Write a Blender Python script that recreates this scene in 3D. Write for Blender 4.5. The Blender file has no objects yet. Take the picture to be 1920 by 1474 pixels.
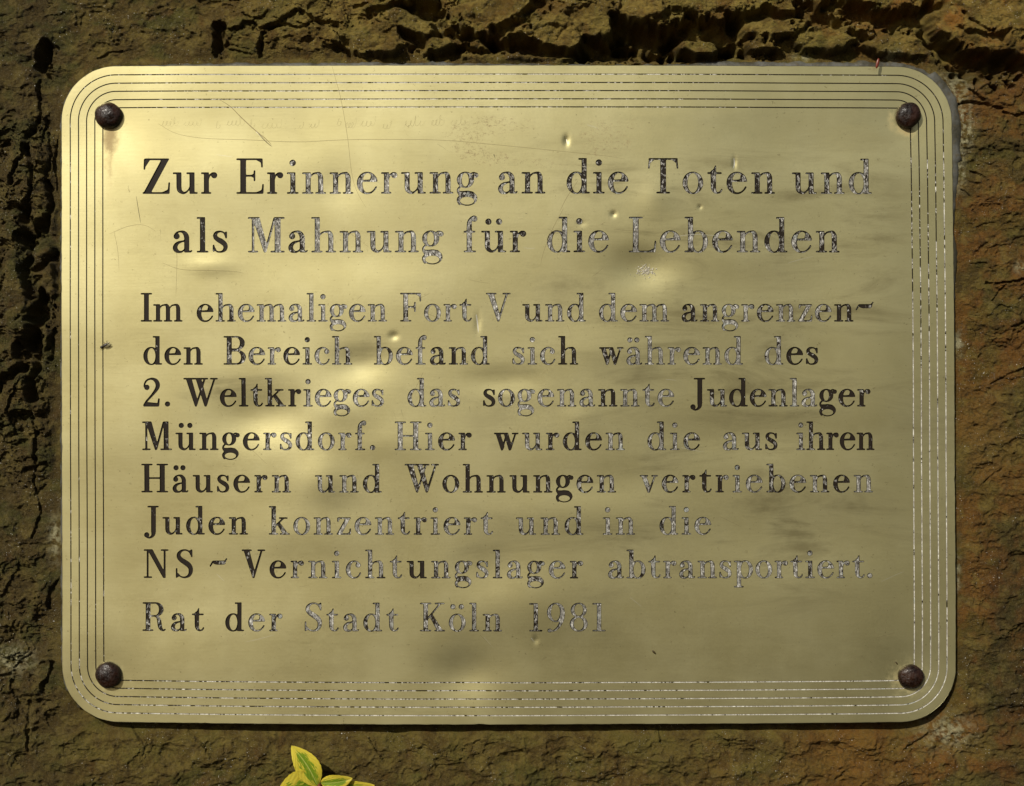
import bpy, bmesh, math, random
import numpy as np
from mathutils import Vector
from mathutils.geometry import delaunay_2d_cdt

random.seed(7)
scene = bpy.context.scene
C = scene.collection

# ------------------------------------------------------------------ camera, sky, sun, exposure
S = 0.0003                      # one photograph pixel on the plaque plane = 0.3 mm
DIST = 0.95                     # camera to plaque
cam_data = bpy.data.cameras.new("camera")
cam = bpy.data.objects.new("camera", cam_data)
C.objects.link(cam)
cam.location = (0, -DIST, 0)
cam.rotation_euler = (math.radians(90), 0, 0)
cam_data.sensor_width = 36
cam_data.lens = 36 * DIST / (1920 * S)
cam_data.clip_start = 0.01
cam_data.clip_end = 100
scene.camera = cam

SUN_EL = math.radians(33)
SUN_AZ = math.radians(29)       # to the left of straight out from the wall
sun_dir = Vector((-math.sin(SUN_AZ) * math.cos(SUN_EL), -math.cos(SUN_AZ) * math.cos(SUN_EL), math.sin(SUN_EL)))
world = bpy.data.worlds.new("World")
scene.world = world
world.use_nodes = True
wn = world.node_tree
bg = wn.nodes["Background"]
sky = wn.nodes.new("ShaderNodeTexSky")
sky.sky_type = 'NISHITA'
sky.sun_disc = False
sky.sun_elevation = SUN_EL
sky.sun_rotation = math.atan2(sun_dir.x, sun_dir.y)
sky.dust_density = 2.0
wn.links.new(sky.outputs[0], bg.inputs[0])
bg.inputs[1].default_value = 0.05
sun_data = bpy.data.lights.new("sun", 'SUN')
sun_data.energy = 4.8
sun_data.angle = math.radians(0.5)
sun_data.color = (1.0, 0.94, 0.82)
sun = bpy.data.objects.new("sun", sun_data)
C.objects.link(sun)
sun.rotation_euler = sun_dir.to_track_quat('Z', 'Y').to_euler()
scene.view_settings.view_transform = 'Standard'
scene.view_settings.look = 'None'
scene.view_settings.gamma = 1
scene.view_settings.exposure = -0.3
scene.render.engine = 'CYCLES'

# ------------------------------------------------------------------ helpers
def P(px, py, h=0.0):
    return ((px - 960) * S, -h * S, (737 - py) * S)

def link(name, me, parent=None, mat=None, loc=None):
    o = bpy.data.objects.new(name, me)
    C.objects.link(o)
    if loc is not None: o.location = loc
    if mat is not None and me is not None: me.materials.append(mat)
    if parent is not None:
        o.parent = parent
        o.location = Vector(o.location) - Vector(parent_world(parent))
    return o

def parent_world(o):
    v = Vector(o.location)
    while o.parent:
        o = o.parent
        v += Vector(o.location)
    return v

def tag(o, label=None, cat=None, group=None, kind=None):
    if label: o["label"] = label
    if cat: o["category"] = cat
    if group: o["group"] = group
    if kind: o["kind"] = kind
    return o

class NT:
    """small node helper"""
    def __init__(self, name):
        self.m = bpy.data.materials.new(name)
        self.m.use_nodes = True
        self.t = self.m.node_tree
        self.b = self.t.nodes["Principled BSDF"]
    def set(self, name, v):
        s = self.b.inputs[name]
        if isinstance(v, bpy.types.NodeSocket): self.t.links.new(v, s)
        else: s.default_value = v
    def put(self, sock, v):
        if isinstance(v, bpy.types.NodeSocket): self.t.links.new(v, sock)
        else: sock.default_value = v
    def pos(self):
        if not hasattr(self, '_g'): self._g = self.t.nodes.new("ShaderNodeNewGeometry")
        return self._g.outputs["Position"]
    def scaled(self, sx, sy, sz, rot=0):
        n = self.t.nodes.new("ShaderNodeMapping")
        n.inputs["Scale"].default_value = (sx, sy, sz)
        n.inputs["Rotation"].default_value = (0, rot, 0)
        self.put(n.inputs["Vector"], self.pos())
        return n.outputs[0]
    def noise(self, vec, scale, detail=4, rough=0.55, dist=0.0):
        n = self.t.nodes.new("ShaderNodeTexNoise")
        self.put(n.inputs["Vector"], vec)
        n.inputs["Scale"].default_value = scale
        n.inputs["Detail"].default_value = detail
        n.inputs["Roughness"].default_value = rough
        n.inputs["Distortion"].default_value = dist
        return n.outputs["Fac"]
    def voro(self, vec, scale, feature='F1', out="Distance"):
        n = self.t.nodes.new("ShaderNodeTexVoronoi")
        n.feature = feature
        self.put(n.inputs["Vector"], vec)
        n.inputs["Scale"].default_value = scale
        return n.outputs[out]
    def math(self, op, a, b=0.0, c=0.0, clamp=False):
        n = self.t.nodes.new("ShaderNodeMath")
        n.operation = op; n.use_clamp = clamp
        self.put(n.inputs[0], a); self.put(n.inputs[1], b); self.put(n.inputs[2], c)
        return n.outputs[0]
    def ramp(self, x, lo, hi, a=0.0, b=1.0, smooth=True):
        n = self.t.nodes.new("ShaderNodeMapRange")
        n.interpolation_type = 'SMOOTHSTEP' if smooth else 'LINEAR'
        self.put(n.inputs[0], x)
        self.put(n.inputs[1], lo); self.put(n.inputs[2], hi)
        n.inputs[3].default_value = a; n.inputs[4].default_value = b
        return n.outputs[0]
    def mix(self, f, a, b):
        n = self.t.nodes.new("ShaderNodeMix")
        n.data_type = 'RGBA'
        self.put(n.inputs[0], f)
        for s, v in ((n.inputs[6], a), (n.inputs[7], b)):
            if isinstance(v, tuple): v = (*v, 1.0) if len(v) == 3 else v
            self.put(s, v)
        return n.outputs[2]
    def attr(self, name, out="Fac"):
        n = self.t.nodes.new("ShaderNodeAttribute")
        n.attribute_name = name
        return n.outputs[out]
    def bump(self, h, dist, strength=1.0, normal=None):
        n = self.t.nodes.new("ShaderNodeBump")
        n.inputs["Strength"].default_value = strength
        n.inputs["Distance"].default_value = dist
        self.put(n.inputs["Height"], h)
        if normal is not None: self.put(n.inputs["Normal"], normal)
        return n.outputs[0]

def mesh_from(name, verts, faces, smooth=False):
    me = bpy.data.meshes.new(name)
    me.from_pydata([tuple(v) for v in verts], [], faces)
    if smooth: me.polygons.foreach_set("use_smooth", [True] * len(me.polygons))
    me.update()
    return me

# ------------------------------------------------------------------ noise in numpy
def _hash(ix, iy, seed):
    h = (ix.astype(np.int64) * 374761393 + iy.astype(np.int64) * 668265263 + seed * 1274126177) & 0xffffffff
    h = ((h ^ (h >> 13)) * 1274126177) & 0xffffffff
    h = (h ^ (h >> 16)) & 0xffffffff
    return h
def gnoise(x, y, seed=0):
    ix = np.floor(x); iy = np.floor(y)
    fx = x - ix; fy = y - iy
    ux = fx * fx * fx * (fx * (fx * 6 - 15) + 10); uy = fy * fy * fy * (fy * (fy * 6 - 15) + 10)
    r = None
    def g(dx, dy):
        a = _hash(ix + dx, iy + dy, seed) * (2 * math.pi / 4294967296.0)
        return np.cos(a) * (fx - dx) + np.sin(a) * (fy - dy)
    a = g(0, 0); b = g(1, 0); c = g(0, 1); d = g(1, 1)
    return 1.4 * ((a * (1 - ux) + b * ux) * (1 - uy) + (c * (1 - ux) + d * ux) * uy)
def fbm(x, y, octv=4, seed=0, gain=0.5):
    s = 0; a = 1.0
    for o in range(octv):
        s = s + a * gnoise(x * 2 ** o + 17.3 * o, y * 2 ** o - 9.1 * o, seed + o)
        a *= gain
    return s
def chips(x, y, seed, tilt=0.6, off=0.5):
    """nearest-cell tilted facets (broken stone), value about -1..1, plus distance to cell border"""
    ix = np.floor(x); iy = np.floor(y)
    best = np.full(x.shape, 9.0); sec = np.full(x.shape, 9.0); val = np.zeros(x.shape)
    for dx in (-1, 0, 1):
        for dy in (-1, 0, 1):
            cx = ix + dx; cy = iy + dy
            h1 = _hash(cx, cy, seed) / 4294967296.0
            h2 = _hash(cx, cy, seed + 101) / 4294967296.0
            h3 = _hash(cx, cy, seed + 202) / 4294967296.0
            h4 = _hash(cx, cy, seed + 303) / 4294967296.0
            px = cx + h1; py = cy + h2
            d = (x - px) ** 2 + (y - py) ** 2
            v = off * (h3 - .5) * 2 + tilt * ((x - px) * (h4 - .5) * 2 + (y - py) * (h1 + h3 - 1) * 1.4)
            m = d < best
            sec = np.where(m, best, np.minimum(sec, d))
            val = np.where(m, v, val)
            best = np.where(m, d, best)
    return val, np.sqrt(sec) - np.sqrt(best)
def scoops(x, y, seed, curv=1.1, tilt=.5, off=.5, sign=1):
    """continuous broken-stone surface: lower (sign=1) or upper envelope of tilted bowls meeting in crisp edges"""
    ix = np.floor(x); iy = np.floor(y); best = None
    for dx in (-1, 0, 1):
        for dy in (-1, 0, 1):
            cx = ix + dx; cy = iy + dy
            h = [_hash(cx, cy, seed + 77 * k) / 4294967296.0 for k in range(5)]
            ax_ = x - cx - h[0]; ay_ = y - cy - h[1]
            v = off * (h[2] - .5) * 2 + tilt * (ax_ * (h[3] - .5) * 2 + ay_ * (h[4] - .5) * 2) + curv * (ax_ * ax_ + ay_ * ay_)
            best = v if best is None else np.minimum(best, v)
    return sign * best
def sstep(a, b, x):
    t = np.clip((x - a) / (b - a), 0, 1)
    return t * t * (3 - 2 * t)
# ------------------------------------------------------------------ engraved alphabet (cap height 100 units)
# stroke S(points x,y,width), box B, polygon G, ellipse E; a leading '-' cuts away
def S_(*p): return ('S', p)
def B_(x0, y0, x1, y1): return ('G', [(x0, y0), (x1, y0), (x1, y1), (x0, y1)])
def G_(*p): return ('G', list(p))
def E_(cx, cy, rx, ry): return ('E', (cx, cy, rx, ry))
def cut(o): return ('-' + o[0], o[1])
T = 5.8
def bar(x0, x1, y): return S_((x0 + T / 2, y, T), (x1 - T / 2, y, T))
BOT = T / 2; XT = 61 - T / 2; CT = 100 - T / 2
def dots(x1, x2, y=86): return [E_(x1, y, 9.2, 9.2), E_(x2, y, 9.2, 9.2)]
def arch(x0, x1, xo, top=62):     # from stem right side x0 to second stem x1..xo
    m = (x0 + xo) / 2 + 2
    return [S_((x0 - 3, 44, 3), (x0 + 2, 52, 4.5), (x0 + 8, 57, 5.5), (m, 58.6, 7), (xo - 11, 56, 11), (xo - 8, 48, 14.6), (xo - 7.5, 40, 15))]
GL = {}
GL['n'] = (68, [B_(10, 0, 25, 61), bar(0, 18, XT), bar(0, 33, BOT), B_(45, 0, 60, 45), bar(37, 68, BOT)] + arch(25, 45, 60))
GL['h'] = (71, [B_(10, 0, 25, 100), bar(0, 18, CT), bar(0, 33, BOT), B_(48, 0, 63, 45), bar(40, 71, BOT)] + arch(25, 48, 63))
GL['m'] = (104, [B_(10, 0, 25, 61), bar(0, 18, XT), bar(0, 33, BOT), B_(45, 0, 60, 45), bar(37, 68, BOT), B_(81, 0, 96, 45), bar(73, 104, BOT)] + arch(25, 45, 60) + arch(60, 81, 96))
GL['i'] = (34, [B_(10, 0, 25, 61), bar(0, 18, XT), bar(0, 34, BOT), E_(17, 87, 9.4, 9.4)])
GL['l'] = (34, [B_(9.5, 0, 24.6, 100), bar(0, 18, CT), bar(0, 34, BOT)])
GL['r'] = (47, [B_(8.5, 0, 23.5, 61), bar(0, 18, XT), bar(0, 30, BOT), S_((21, 36, 3), (23, 46, 4), (27, 54, 5), (33, 58, 6), (39, 57, 7)), E_(37.8, 52.3, 9, 9)])
GL['u'] = (71, [bar(0, 20, XT), B_(10.5, 18, 25.5, 61), bar(38, 56, XT), B_(47, 0, 62, 61), bar(56, 71, BOT),
                S_((18, 20, 15), (19, 12, 14), (23, 6.5, 11), (30, 3, 8), (37, 4.5, 6), (44, 11, 4.5), (48, 19, 3.5))])
GL['o'] = (59, [E_(29.5, 30.5, 29.5, 32), cut(E_(29.5, 30.5, 14.5, 27))])
GL['e'] = (59, [E_(29.5, 30.5, 29.5, 32), cut(E_(31, 30.5, 14.5, 27.3)), E_(29.5, 30.5, 0.1, 0.1),
                cut(G_((31, 5), (75, -6), (75, 33.5), (31, 33.5))),
                S_((26, 2.2, 6), (33, 2.0, 5.5), (42, 5, 5.2), (50, 12, 5.4), (54.5, 19, 5.8)),
                G_((15, 33.5), (58, 33.5), (58.8, 37), (57, 42), (15, 39.3)), G_((36, 38), (58.8, 38), (56, 46), (50, 54), (42, 56), (40, 52), (38, 44))])
GL['c'] = (53, [E_(29.5, 30.5, 29.5, 32), cut(E_(31, 30.5, 14.8, 27.3)), cut(G_((33, -8), (75, -8), (75, 70), (33, 70))),
                S_((26, 2.2, 6), (33, 2.0, 5.5), (41, 5, 5.2), (47.5, 11.5, 5.4), (50.5, 18.5, 5.8)),
                S_((28, 59.3, 6), (35, 58.6, 5.5), (42, 55, 6), (46, 50, 8)), E_(43, 46, 9, 9)])
GL['a'] = (57, [E_(12.2, 46, 9, 9), S_((6.5, 47, 5), (9, 53, 5), (15, 57.5, 5.4), (24, 59.3, 6), (32, 57, 10), (37.5, 51, 13.5), (40.3, 43, 15), (40.5, 30, 15), (40.5, 12, 15)),
                S_((41, 14, 14), (43, 7, 9), (47, 3.2, 6), (51, 2.8, 5.4), (54, 5.5, 5.4)), B_(33.5, 0, 46, 16), 
                S_((36, 33.5, 4.5), (27, 31.5, 6), (16, 27.5, 9), (9.5, 20, 12.5), (8, 13, 14), (11, 6.5, 13), (18, 2.5, 8), (26, 2.6, 6), (33, 8, 4), (36, 15, 4))])
GL['s'] = (43, [S_((38, 57, 5.8), (38, 42, 5.8)), G_((30, 55), (41, 60), (36, 42)), S_((3, 5, 5.8), (3, 20, 5.8)), G_((12, 6), (0.5, 3), (5, 20)),
                S_((36, 50, 4.5), (31, 56.5, 5), (22, 59.4, 5.6), (12, 57, 8.5), (7.5, 50, 12), (8.5, 43, 13), (15, 37, 14), (24, 32, 15.5), (33, 25, 14.5), (36.5, 17, 13), (34.5, 9, 11), (28, 3.6, 7), (20, 2, 5.6), (12, 3.5, 5), (6, 10, 4.5))])
GL['g'] = (60, [E_(24.5, 39, 24.5, 23.2), cut(E_(24, 39, 9.5, 18.5)), E_(53.5, 52, 7.8, 7.8), S_((40, 55, 5), (44, 58.5, 5), (50, 58.8, 5)),
                E_(29, -12.5, 29, 21.5), cut(E_(29, -19.5, 19.5, 10.5)), cut(G_((-5, 2), (8, 4), (4.5, -3), (8, -9), (2, -14), (-5, -10))),
                S_((10, 20, 6), (4, 13, 6.5), (4.5, 5, 8), (12, 1.5, 13), (30, 1.0, 14.5), (42, 0, 14.5)), 
                S_((8, -8, 6), (4, -13, 7), (3.8, -20, 7.5), (8, -28, 8)), cut(E_(29, -19.2, 19, 9.2))])
GL['d'] = (66, [B_(42, 0, 57, 100), bar(32.5, 50, CT), bar(50, 66, BOT), E_(27.5, 30.5, 27.5, 32), cut(E_(28.5, 30.5, 13.5, 27.2)), B_(42, 0, 57, 100)])
GL['b'] = (68, [B_(10, 0, 25, 100), bar(0, 18, CT), bar(0, 16, BOT), E_(39.5, 30.5, 27.5, 32), cut(E_(38.5, 30.5, 13.5, 27.2)), B_(10, 0, 25, 100)])
GL['p'] = (67, [B_(10, -32, 25, 61), bar(0, 18, XT), bar(0, 34, -32 + T / 2), E_(39.5, 30.5, 27.5, 32), cut(E_(38.5, 30.5, 13.5, 27.2)), B_(10, -32, 25, 61)])
GL['t'] = (44, [bar(0, 42, 58), S_((17.5, 60, 16), (17.8, 30, 15.5), (18.2, 16, 15)), G_((4, 58), (26, 58), (26, 80), (22.5, 80), (18, 70), (12, 63)),
                S_((18.4, 14, 14), (21, 7.5, 11), (26, 3.2, 7), (31, 2.6, 5.6), (37, 5, 5.6), (41, 11.5, 5.8))])
GL['f'] = (40, [B_(8.6, 0, 24, 72), bar(0, 36, BOT), bar(0, 34, 58), S_((16.3, 70, 15.4), (17, 84, 14), (20, 93, 10), (25.5, 99, 7), (31, 101, 5.5), (36, 98, 6)), E_(31, 93.5, 8.2, 8.2)])
GL['k'] = (74, [B_(9.5, 0, 25, 100), bar(0, 18, CT), bar(0, 34, BOT), bar(34.5, 66, XT), S_((52, 58, 6), (23, 31, 6)), G_((28.5, 36), (38, 44), (71, 0), (51, 0)), bar(38, 74, BOT)])
GL['v'] = (64, [G_((5, 61), (22, 61), (40, 12), (34, -1), (28, -1)), S_((33, 3, 7), (53, 58, 6)), bar(0, 30, XT), bar(40, 64, XT)])
GL['w'] = (86, [G_((5, 61), (22, 61), (37, 12), (31, -1), (25, -1)), S_((29, 3, 6), (44, 56, 6)), G_((33, 61), (49, 61), (64, 12), (58, -1), (52, -1)), S_((57, 3, 7), (75, 58, 6)), bar(0, 50, XT), bar(62, 86, XT)])
GL['z'] = (52, [bar(3, 51, XT), G_((33, 60), (50, 60), (18, 2), (1, 2)), bar(1, 50, BOT), S_((6.2, 57, 6), (6, 47, 5.6)), G_((4, 60), (16, 60), (7, 47)), S_((48, 5, 6), (48.5, 20, 5.6)), G_((32, 2), (50, 2), (50, 18), (44, 9))])
GL['ä'] = (57, GL['a'][1] + dots(13.5, 37.5, 86))
GL['ü'] = (71, GL['u'][1] + dots(20.8, 50.5, 86))
GL['ö'] = (59, GL['o'][1] + dots(14.5, 43.5, 86))
GL['Z'] = (77, [bar(5, 76, CT), G_((54, 98), (76, 98), (24, 2), (2, 2)), bar(0, 77, BOT), S_((7, 96, 6), (6, 70, 5.6)), G_((5, 98), (24, 98), (7, 72)), S_((74, 4, 6), (75.5, 31, 5.6)), G_((50, 3), (76, 3), (77, 28), (70, 12))])
GL['E'] = (77, [B_(11.5, 0, 28.5, 100), bar(0, 75, CT), bar(0, 77, BOT), S_((72, 97, 6), (72.5, 76, 5.6)), G_((52, 97), (74, 97), (74, 74), (68, 88)), S_((74, 3, 6), (75.3, 26, 5.6)), G_((50, 3), (76, 3), (77, 26), (70, 11)),
                bar(20, 52, 51), S_((51.5, 38, 5.8), (51.5, 64, 5.8)), G_((38, 51), (54, 60), (54, 42))])
GL['F'] = (75, [B_(11.5, 0, 28.5, 100), bar(0, 73, CT), bar(0, 40, BOT), S_((70, 97, 6), (71, 72, 5.6)), G_((50, 97), (72, 97), (73, 72), (66, 88)),
                bar(20, 54, 51), S_((52, 36, 5.8), (52, 66, 5.8)), G_((38, 51), (55, 60), (55, 42))])
GL['T'] = (87, [B_(35, 0, 52, 100), bar(2, 85, CT), bar(23.5, 63.5, BOT), S_((6, 96, 6), (3.5, 72, 5.6)), G_((4, 98), (24, 98), (8, 86), (1.5, 73)), S_((81, 96, 6), (83.5, 72, 5.6)), G_((83, 98), (63, 98), (79, 86), (85.5, 73))])
GL['L'] = (77, [B_(11.5, 0, 28.5, 100), bar(0, 40, CT), bar(0, 76, BOT), S_((73, 3, 6), (75, 31, 5.6)), G_((50, 3), (75, 3), (77, 28), (70, 12))])
GL['I'] = (41, [B_(12, 0, 29.5, 100), bar(0, 41, CT), bar(0, 41, BOT)])
GL['H'] = (94, [B_(10.7, 0, 28.5, 100), B_(64.5, 0, 82.5, 100), bar(0, 40, CT), bar(53, 94, CT), bar(0, 40, BOT), bar(53, 94, BOT), bar(20, 75, 50)])
GL['J'] = (52, [B_(25, 8, 42, 100), bar(12, 52, CT), S_((33.5, 12, 17), (33, 2, 14), (29.5, -5, 10), (23, -10, 7), (16, -11, 6), (9, -7, 7)), E_(9.8, -1, 9.3, 9.3)])
GL['N'] = (87, [S_((14, 3, 7), (14, 96, 7)), G_((12, 100), (31, 100), (77, 14), (77, 0), (68, 0)), S_((73.3, 4, 7), (73.3, 96, 7)), bar(0, 30, BOT), bar(0, 25, CT), bar(59, 87, CT)])
GL['M'] = (104, [S_((14.8, 3, 7.4), (14.8, 96, 7.4)), G_((12, 100), (33, 100), (54, 22), (50, 0), (45, 0)), S_((49.5, 4, 7), (75, 96, 7)), B_(75, 0, 92.5, 100), bar(0, 30, BOT), bar(0, 30, CT), bar(63, 104, BOT)])
GL['M2'] = (104, GL['M'][1] + [bar(80, 104, CT)])
GL['V'] = (83, [G_((6, 99), (27, 99), (47, 22), (43.5, 0), (38.5, 0)), S_((42, 4, 8), (70, 96, 6.5)), bar(0, 36, CT), bar(55, 83, CT)])
GL['W'] = (120, [G_((8, 99), (29, 99), (51, 18), (47, 0), (41, 0)), S_((45, 4, 6), (74, 96, 7)), G_((42, 99), (62, 99), (84, 18), (80, 0), (74, 0)), S_((78, 4, 8), (108, 96, 6.5)), bar(0, 87, CT), bar(92, 120, CT)])
GL['R'] = (82, [B_(11.5, 0, 28, 100), bar(0, 50, CT), bar(0, 39, BOT), E_(45, 74.8, 29, 25.2), cut(E_(43, 74.8, 14.5, 20)), cut(B_(28, 55.5, 43, 94.2)), B_(11.5, 0, 28, 100), bar(20, 46, 52.4), bar(20, 46, CT),
                S_((44, 52, 5), (52, 48, 9), (57.5, 40, 13), (59.5, 28, 15), (61.5, 16, 14.5), (65.5, 7, 11), (71, 3, 7), (76, 2.8, 5.6), (79, 5.5, 5.6))])
GL['B'] = (79, [B_(11.5, 0, 29, 100), bar(0, 48, CT), bar(0, 48, BOT), E_(46, 75.5, 28.5, 24.5), E_(46, 26, 32.5, 26), cut(E_(44, 75.5, 13, 19)), cut(E_(45, 26, 16, 20.5)), cut(B_(29, 57, 44, 94.2)), cut(B_(29, 5.8, 45, 46)),
                bar(20, 48, 51.3), bar(20, 46, CT), bar(20, 46, BOT), B_(11.5, 0, 29, 100)])
GL['S'] = (61, [S_((55, 97, 5.8), (55.5, 75, 5.8)), G_((44, 95), (57.5, 99), (57, 74), (52, 86)), S_((3, 3, 5.8), (3, 32, 5.8)), G_((14, 6), (0.5, 1), (1, 32), (7, 16)),
                S_((53, 80, 4), (48, 90, 5), (40, 96, 5.4), (30, 97.5, 6), (19, 94, 8.5), (11, 85, 12.5), (10.5, 74, 15), (18, 64, 16.5), (30, 56, 18), (43, 47, 18), (51, 36, 16.5), (52, 22, 14.5), (47, 10, 11), (38, 4, 7.5), (28, 2.2, 6), (16, 6, 5), (8, 15, 4.5))])
GL['K'] = (88, [B_(12, 0, 28.5, 100), bar(0, 40, CT), bar(0, 40, BOT), bar(51, 86, CT), S_((70, 96, 6.4), (25, 42, 6.4)), G_((32, 54), (42, 63), (82, 0), (61, 0)), bar(50, 88, BOT)])
GL['.'] = (19, [E_(9.4, 9.2, 9.4, 9.2)])
GL['~'] = (62, [S_((3, 42, 5.4), (12, 58, 5.4)), G_((8, 58), (14, 61), (50, 61), (55, 62), (60, 68), (58, 60), (56, 51), (52, 47), (40, 46.5), (24, 46.5), (14, 50)), S_((55, 61, 5), (59.5, 67, 5))])
GL['1'] = (47, [B_(16, 0, 31.5, 98), bar(0, 31.5, CT - 1), bar(0, 47, BOT)])
GL['2'] = (60, [E_(13.6, 67, 9.5, 9.5), S_((4.5, 71, 6), (6.5, 81, 6), (13, 91, 6.5), (25, 96.5, 7), (37, 95.5, 10), (47, 88, 14.5), (51.5, 76, 15.5), (49.5, 65, 14), (42, 53, 11), (29, 37, 8.5), (13, 19, 7.5), (4, 5, 7)),
                G_((2, 3), (2, 8), (18, 16), (38, 14), (54, 12), (54, 0), (2, 0)), S_((53, 4, 8), (55.5, 26, 6.4))])
GL['8'] = (63, [E_(31.5, 74.5, 28, 25.8), E_(31.5, 26.3, 31.5, 27.4), cut(E_(31.5, 75, 15, 20.6)), cut(E_(31.5, 26, 17, 21.6))])
GL['9'] = (63, [E_(31, 66.5, 31, 34), cut(E_(29.5, 66.5, 15.5, 28.6)), S_((54.5, 66, 15), (54, 50, 14), (49, 32, 12.5), (39, 15, 10), (27, 4.5, 7), (16, 2, 5.5), (9, 4, 6)), E_(9, 3.5, 7.5, 7)])

RES = 3.0
def crom(p, n=14):
    p = np.array(p, float)
    q = np.vstack([2 * p[0] - p[1], p, 2 * p[-1] - p[-2]])
    out = []
    for i in range(1, len(q) - 2):
        t = np.linspace(0, 1, n, endpoint=False)[:, None]
        a, b, c, d = q[i - 1], q[i], q[i + 1], q[i + 2]
        out.append(0.5 * (2 * b + (c - a) * t + (2 * a - 5 * b + 4 * c - d) * t * t + (3 * b - a - 3 * c + d) * t ** 3))
    out.append(p[-1:])
    return np.vstack(out)

def glyph_loops(name, thr=0.5):
    w, ops = GL[name]
    X0, Y0, X1, Y1 = -8, -44, w + 8, 112
    nx = int((X1 - X0) * RES); ny = int((Y1 - Y0) * RES)
    xs = X0 + (np.arange(nx) + .5) / RES; ys = Y0 + (np.arange(ny) + .5) / RES
    X, Y = np.meshgrid(xs, ys)
    M = np.zeros((ny, nx), bool)
    for op, a in ops:
        neg = op[0] == '-'; k = op[-1]
        if k == 'E':
            m = ((X - a[0]) / a[2]) ** 2 + ((Y - a[1]) / a[3]) ** 2 < 1
        elif k == 'G':
            m = np.zeros_like(M); n = len(a)
            for i in range(n):
                x1, y1 = a[i]; x2, y2 = a[(i + 1) % n]
                if y1 == y2: continue
                c = ((y1 > Y) != (y2 > Y)) & (X < (x2 - x1) * (Y - y1) / (y2 - y1) + x1)
                m ^= c
        else:
            if len(a) == 2:
                (x1, y1, w1), (x2, y2, w2) = a
                t = np.clip(((X - x1) * (x2 - x1) + (Y - y1) * (y2 - y1)) / ((x2 - x1) ** 2 + (y2 - y1) ** 2), 0, 1)
                m = (X - x1 - t * (x2 - x1)) ** 2 + (Y - y1 - t * (y2 - y1)) ** 2 < ((w1 + (w2 - w1) * t) / 2) ** 2
            else:
                m = np.zeros_like(M)
                for x, y, ww in crom(a):
                    r = ww / 2
                    i0 = max(0, int((x - r - X0) * RES) - 1); i1 = int((x + r - X0) * RES) + 2
                    j0 = max(0, int((y - r - Y0) * RES) - 1); j1 = int((y + r - Y0) * RES) + 2
                    m[j0:j1, i0:i1] |= (X[j0:j1, i0:i1] - x) ** 2 + (Y[j0:j1, i0:i1] - y) ** 2 < r * r
        if neg: M &= ~m
        else: M |= m
    F = M.astype(float)
    sg = 1.15 * RES
    kx = np.arange(-int(3 * sg), int(3 * sg) + 1); ker = np.exp(-kx ** 2 / (2 * sg * sg)); ker /= ker.sum()
    F = np.apply_along_axis(lambda v: np.convolve(v, ker, 'same'), 0, F)
    F = np.apply_along_axis(lambda v: np.convolve(v, ker, 'same'), 1, F)
    # marching squares
    A = F > thr
    code = A[:-1, :-1] * 1 + A[:-1, 1:] * 2 + A[1:, 1:] * 4 + A[1:, :-1] * 8
    seg = {}
    def pt(kind, i, j):
        if kind == 'h':   # between (j,i) and (j,i+1)
            a, b = F[j, i], F[j, i + 1]; t = (thr - a) / (b - a); return (xs[i] + t / RES, ys[j])
        a, b = F[j, i], F[j + 1, i]; t = (thr - a) / (b - a); return (xs[i], ys[j] + t / RES)
    tab = {1: 'lb', 2: 'br', 3: 'lr', 4: 'rt', 6: 'bt', 7: 'lt', 8: 'tl', 9: 'tb', 11: 'tr', 12: 'rl', 13: 'rb', 14: 'bl', 5: 'lbrt', 10: 'brtl'}
    for j, i in zip(*np.nonzero((code > 0) & (code < 15))):
        e = {'b': ('h', i, j), 't': ('h', i, j + 1), 'l': ('v', i, j), 'r': ('v', i + 1, j)}
        s = tab[int(code[j, i])]
        for q in range(0, len(s), 2): seg[e[s[q]]] = e[s[q + 1]]
    loops = []
    while seg:
        k0 = next(iter(seg)); k = k0; L = []
        while k in seg:
            L.append(pt(*k)); k = seg.pop(k)
        if len(L) > 12: loops.append(simplify(L, 0.16))
    return loops

def simplify(L, eps):
    P_ = np.array(L); n = len(P_)
    a = 0; b = int(np.argmax(((P_ - P_[0]) ** 2).sum(1)))
    keep = {a, b}
    def rec(i, j):
        st = [(i, j)]
        while st:
            i, j = st.pop()
            idx = np.arange(i + 1, j) % n
            if len(idx) == 0: continue
            p, q = P_[i % n], P_[j % n]
            d = q - p; l = math.hypot(*d) + 1e-9
            dist = np.abs((P_[idx, 0] - p[0]) * d[1] - (P_[idx, 1] - p[1]) * d[0]) / l
            m = int(dist.argmax())
            if dist[m] > eps:
                k = i + 1 + m; keep.add(k % n); st += [(i, k), (k, j)]
            elif j - i > 22 * RES:
                k = (i + j) // 2; keep.add(k % n); st += [(i, k), (k, j)]
    rec(a, b); rec(b, n)
    out = P_[sorted(keep)]
    return [tuple(p) for p in out]

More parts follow.
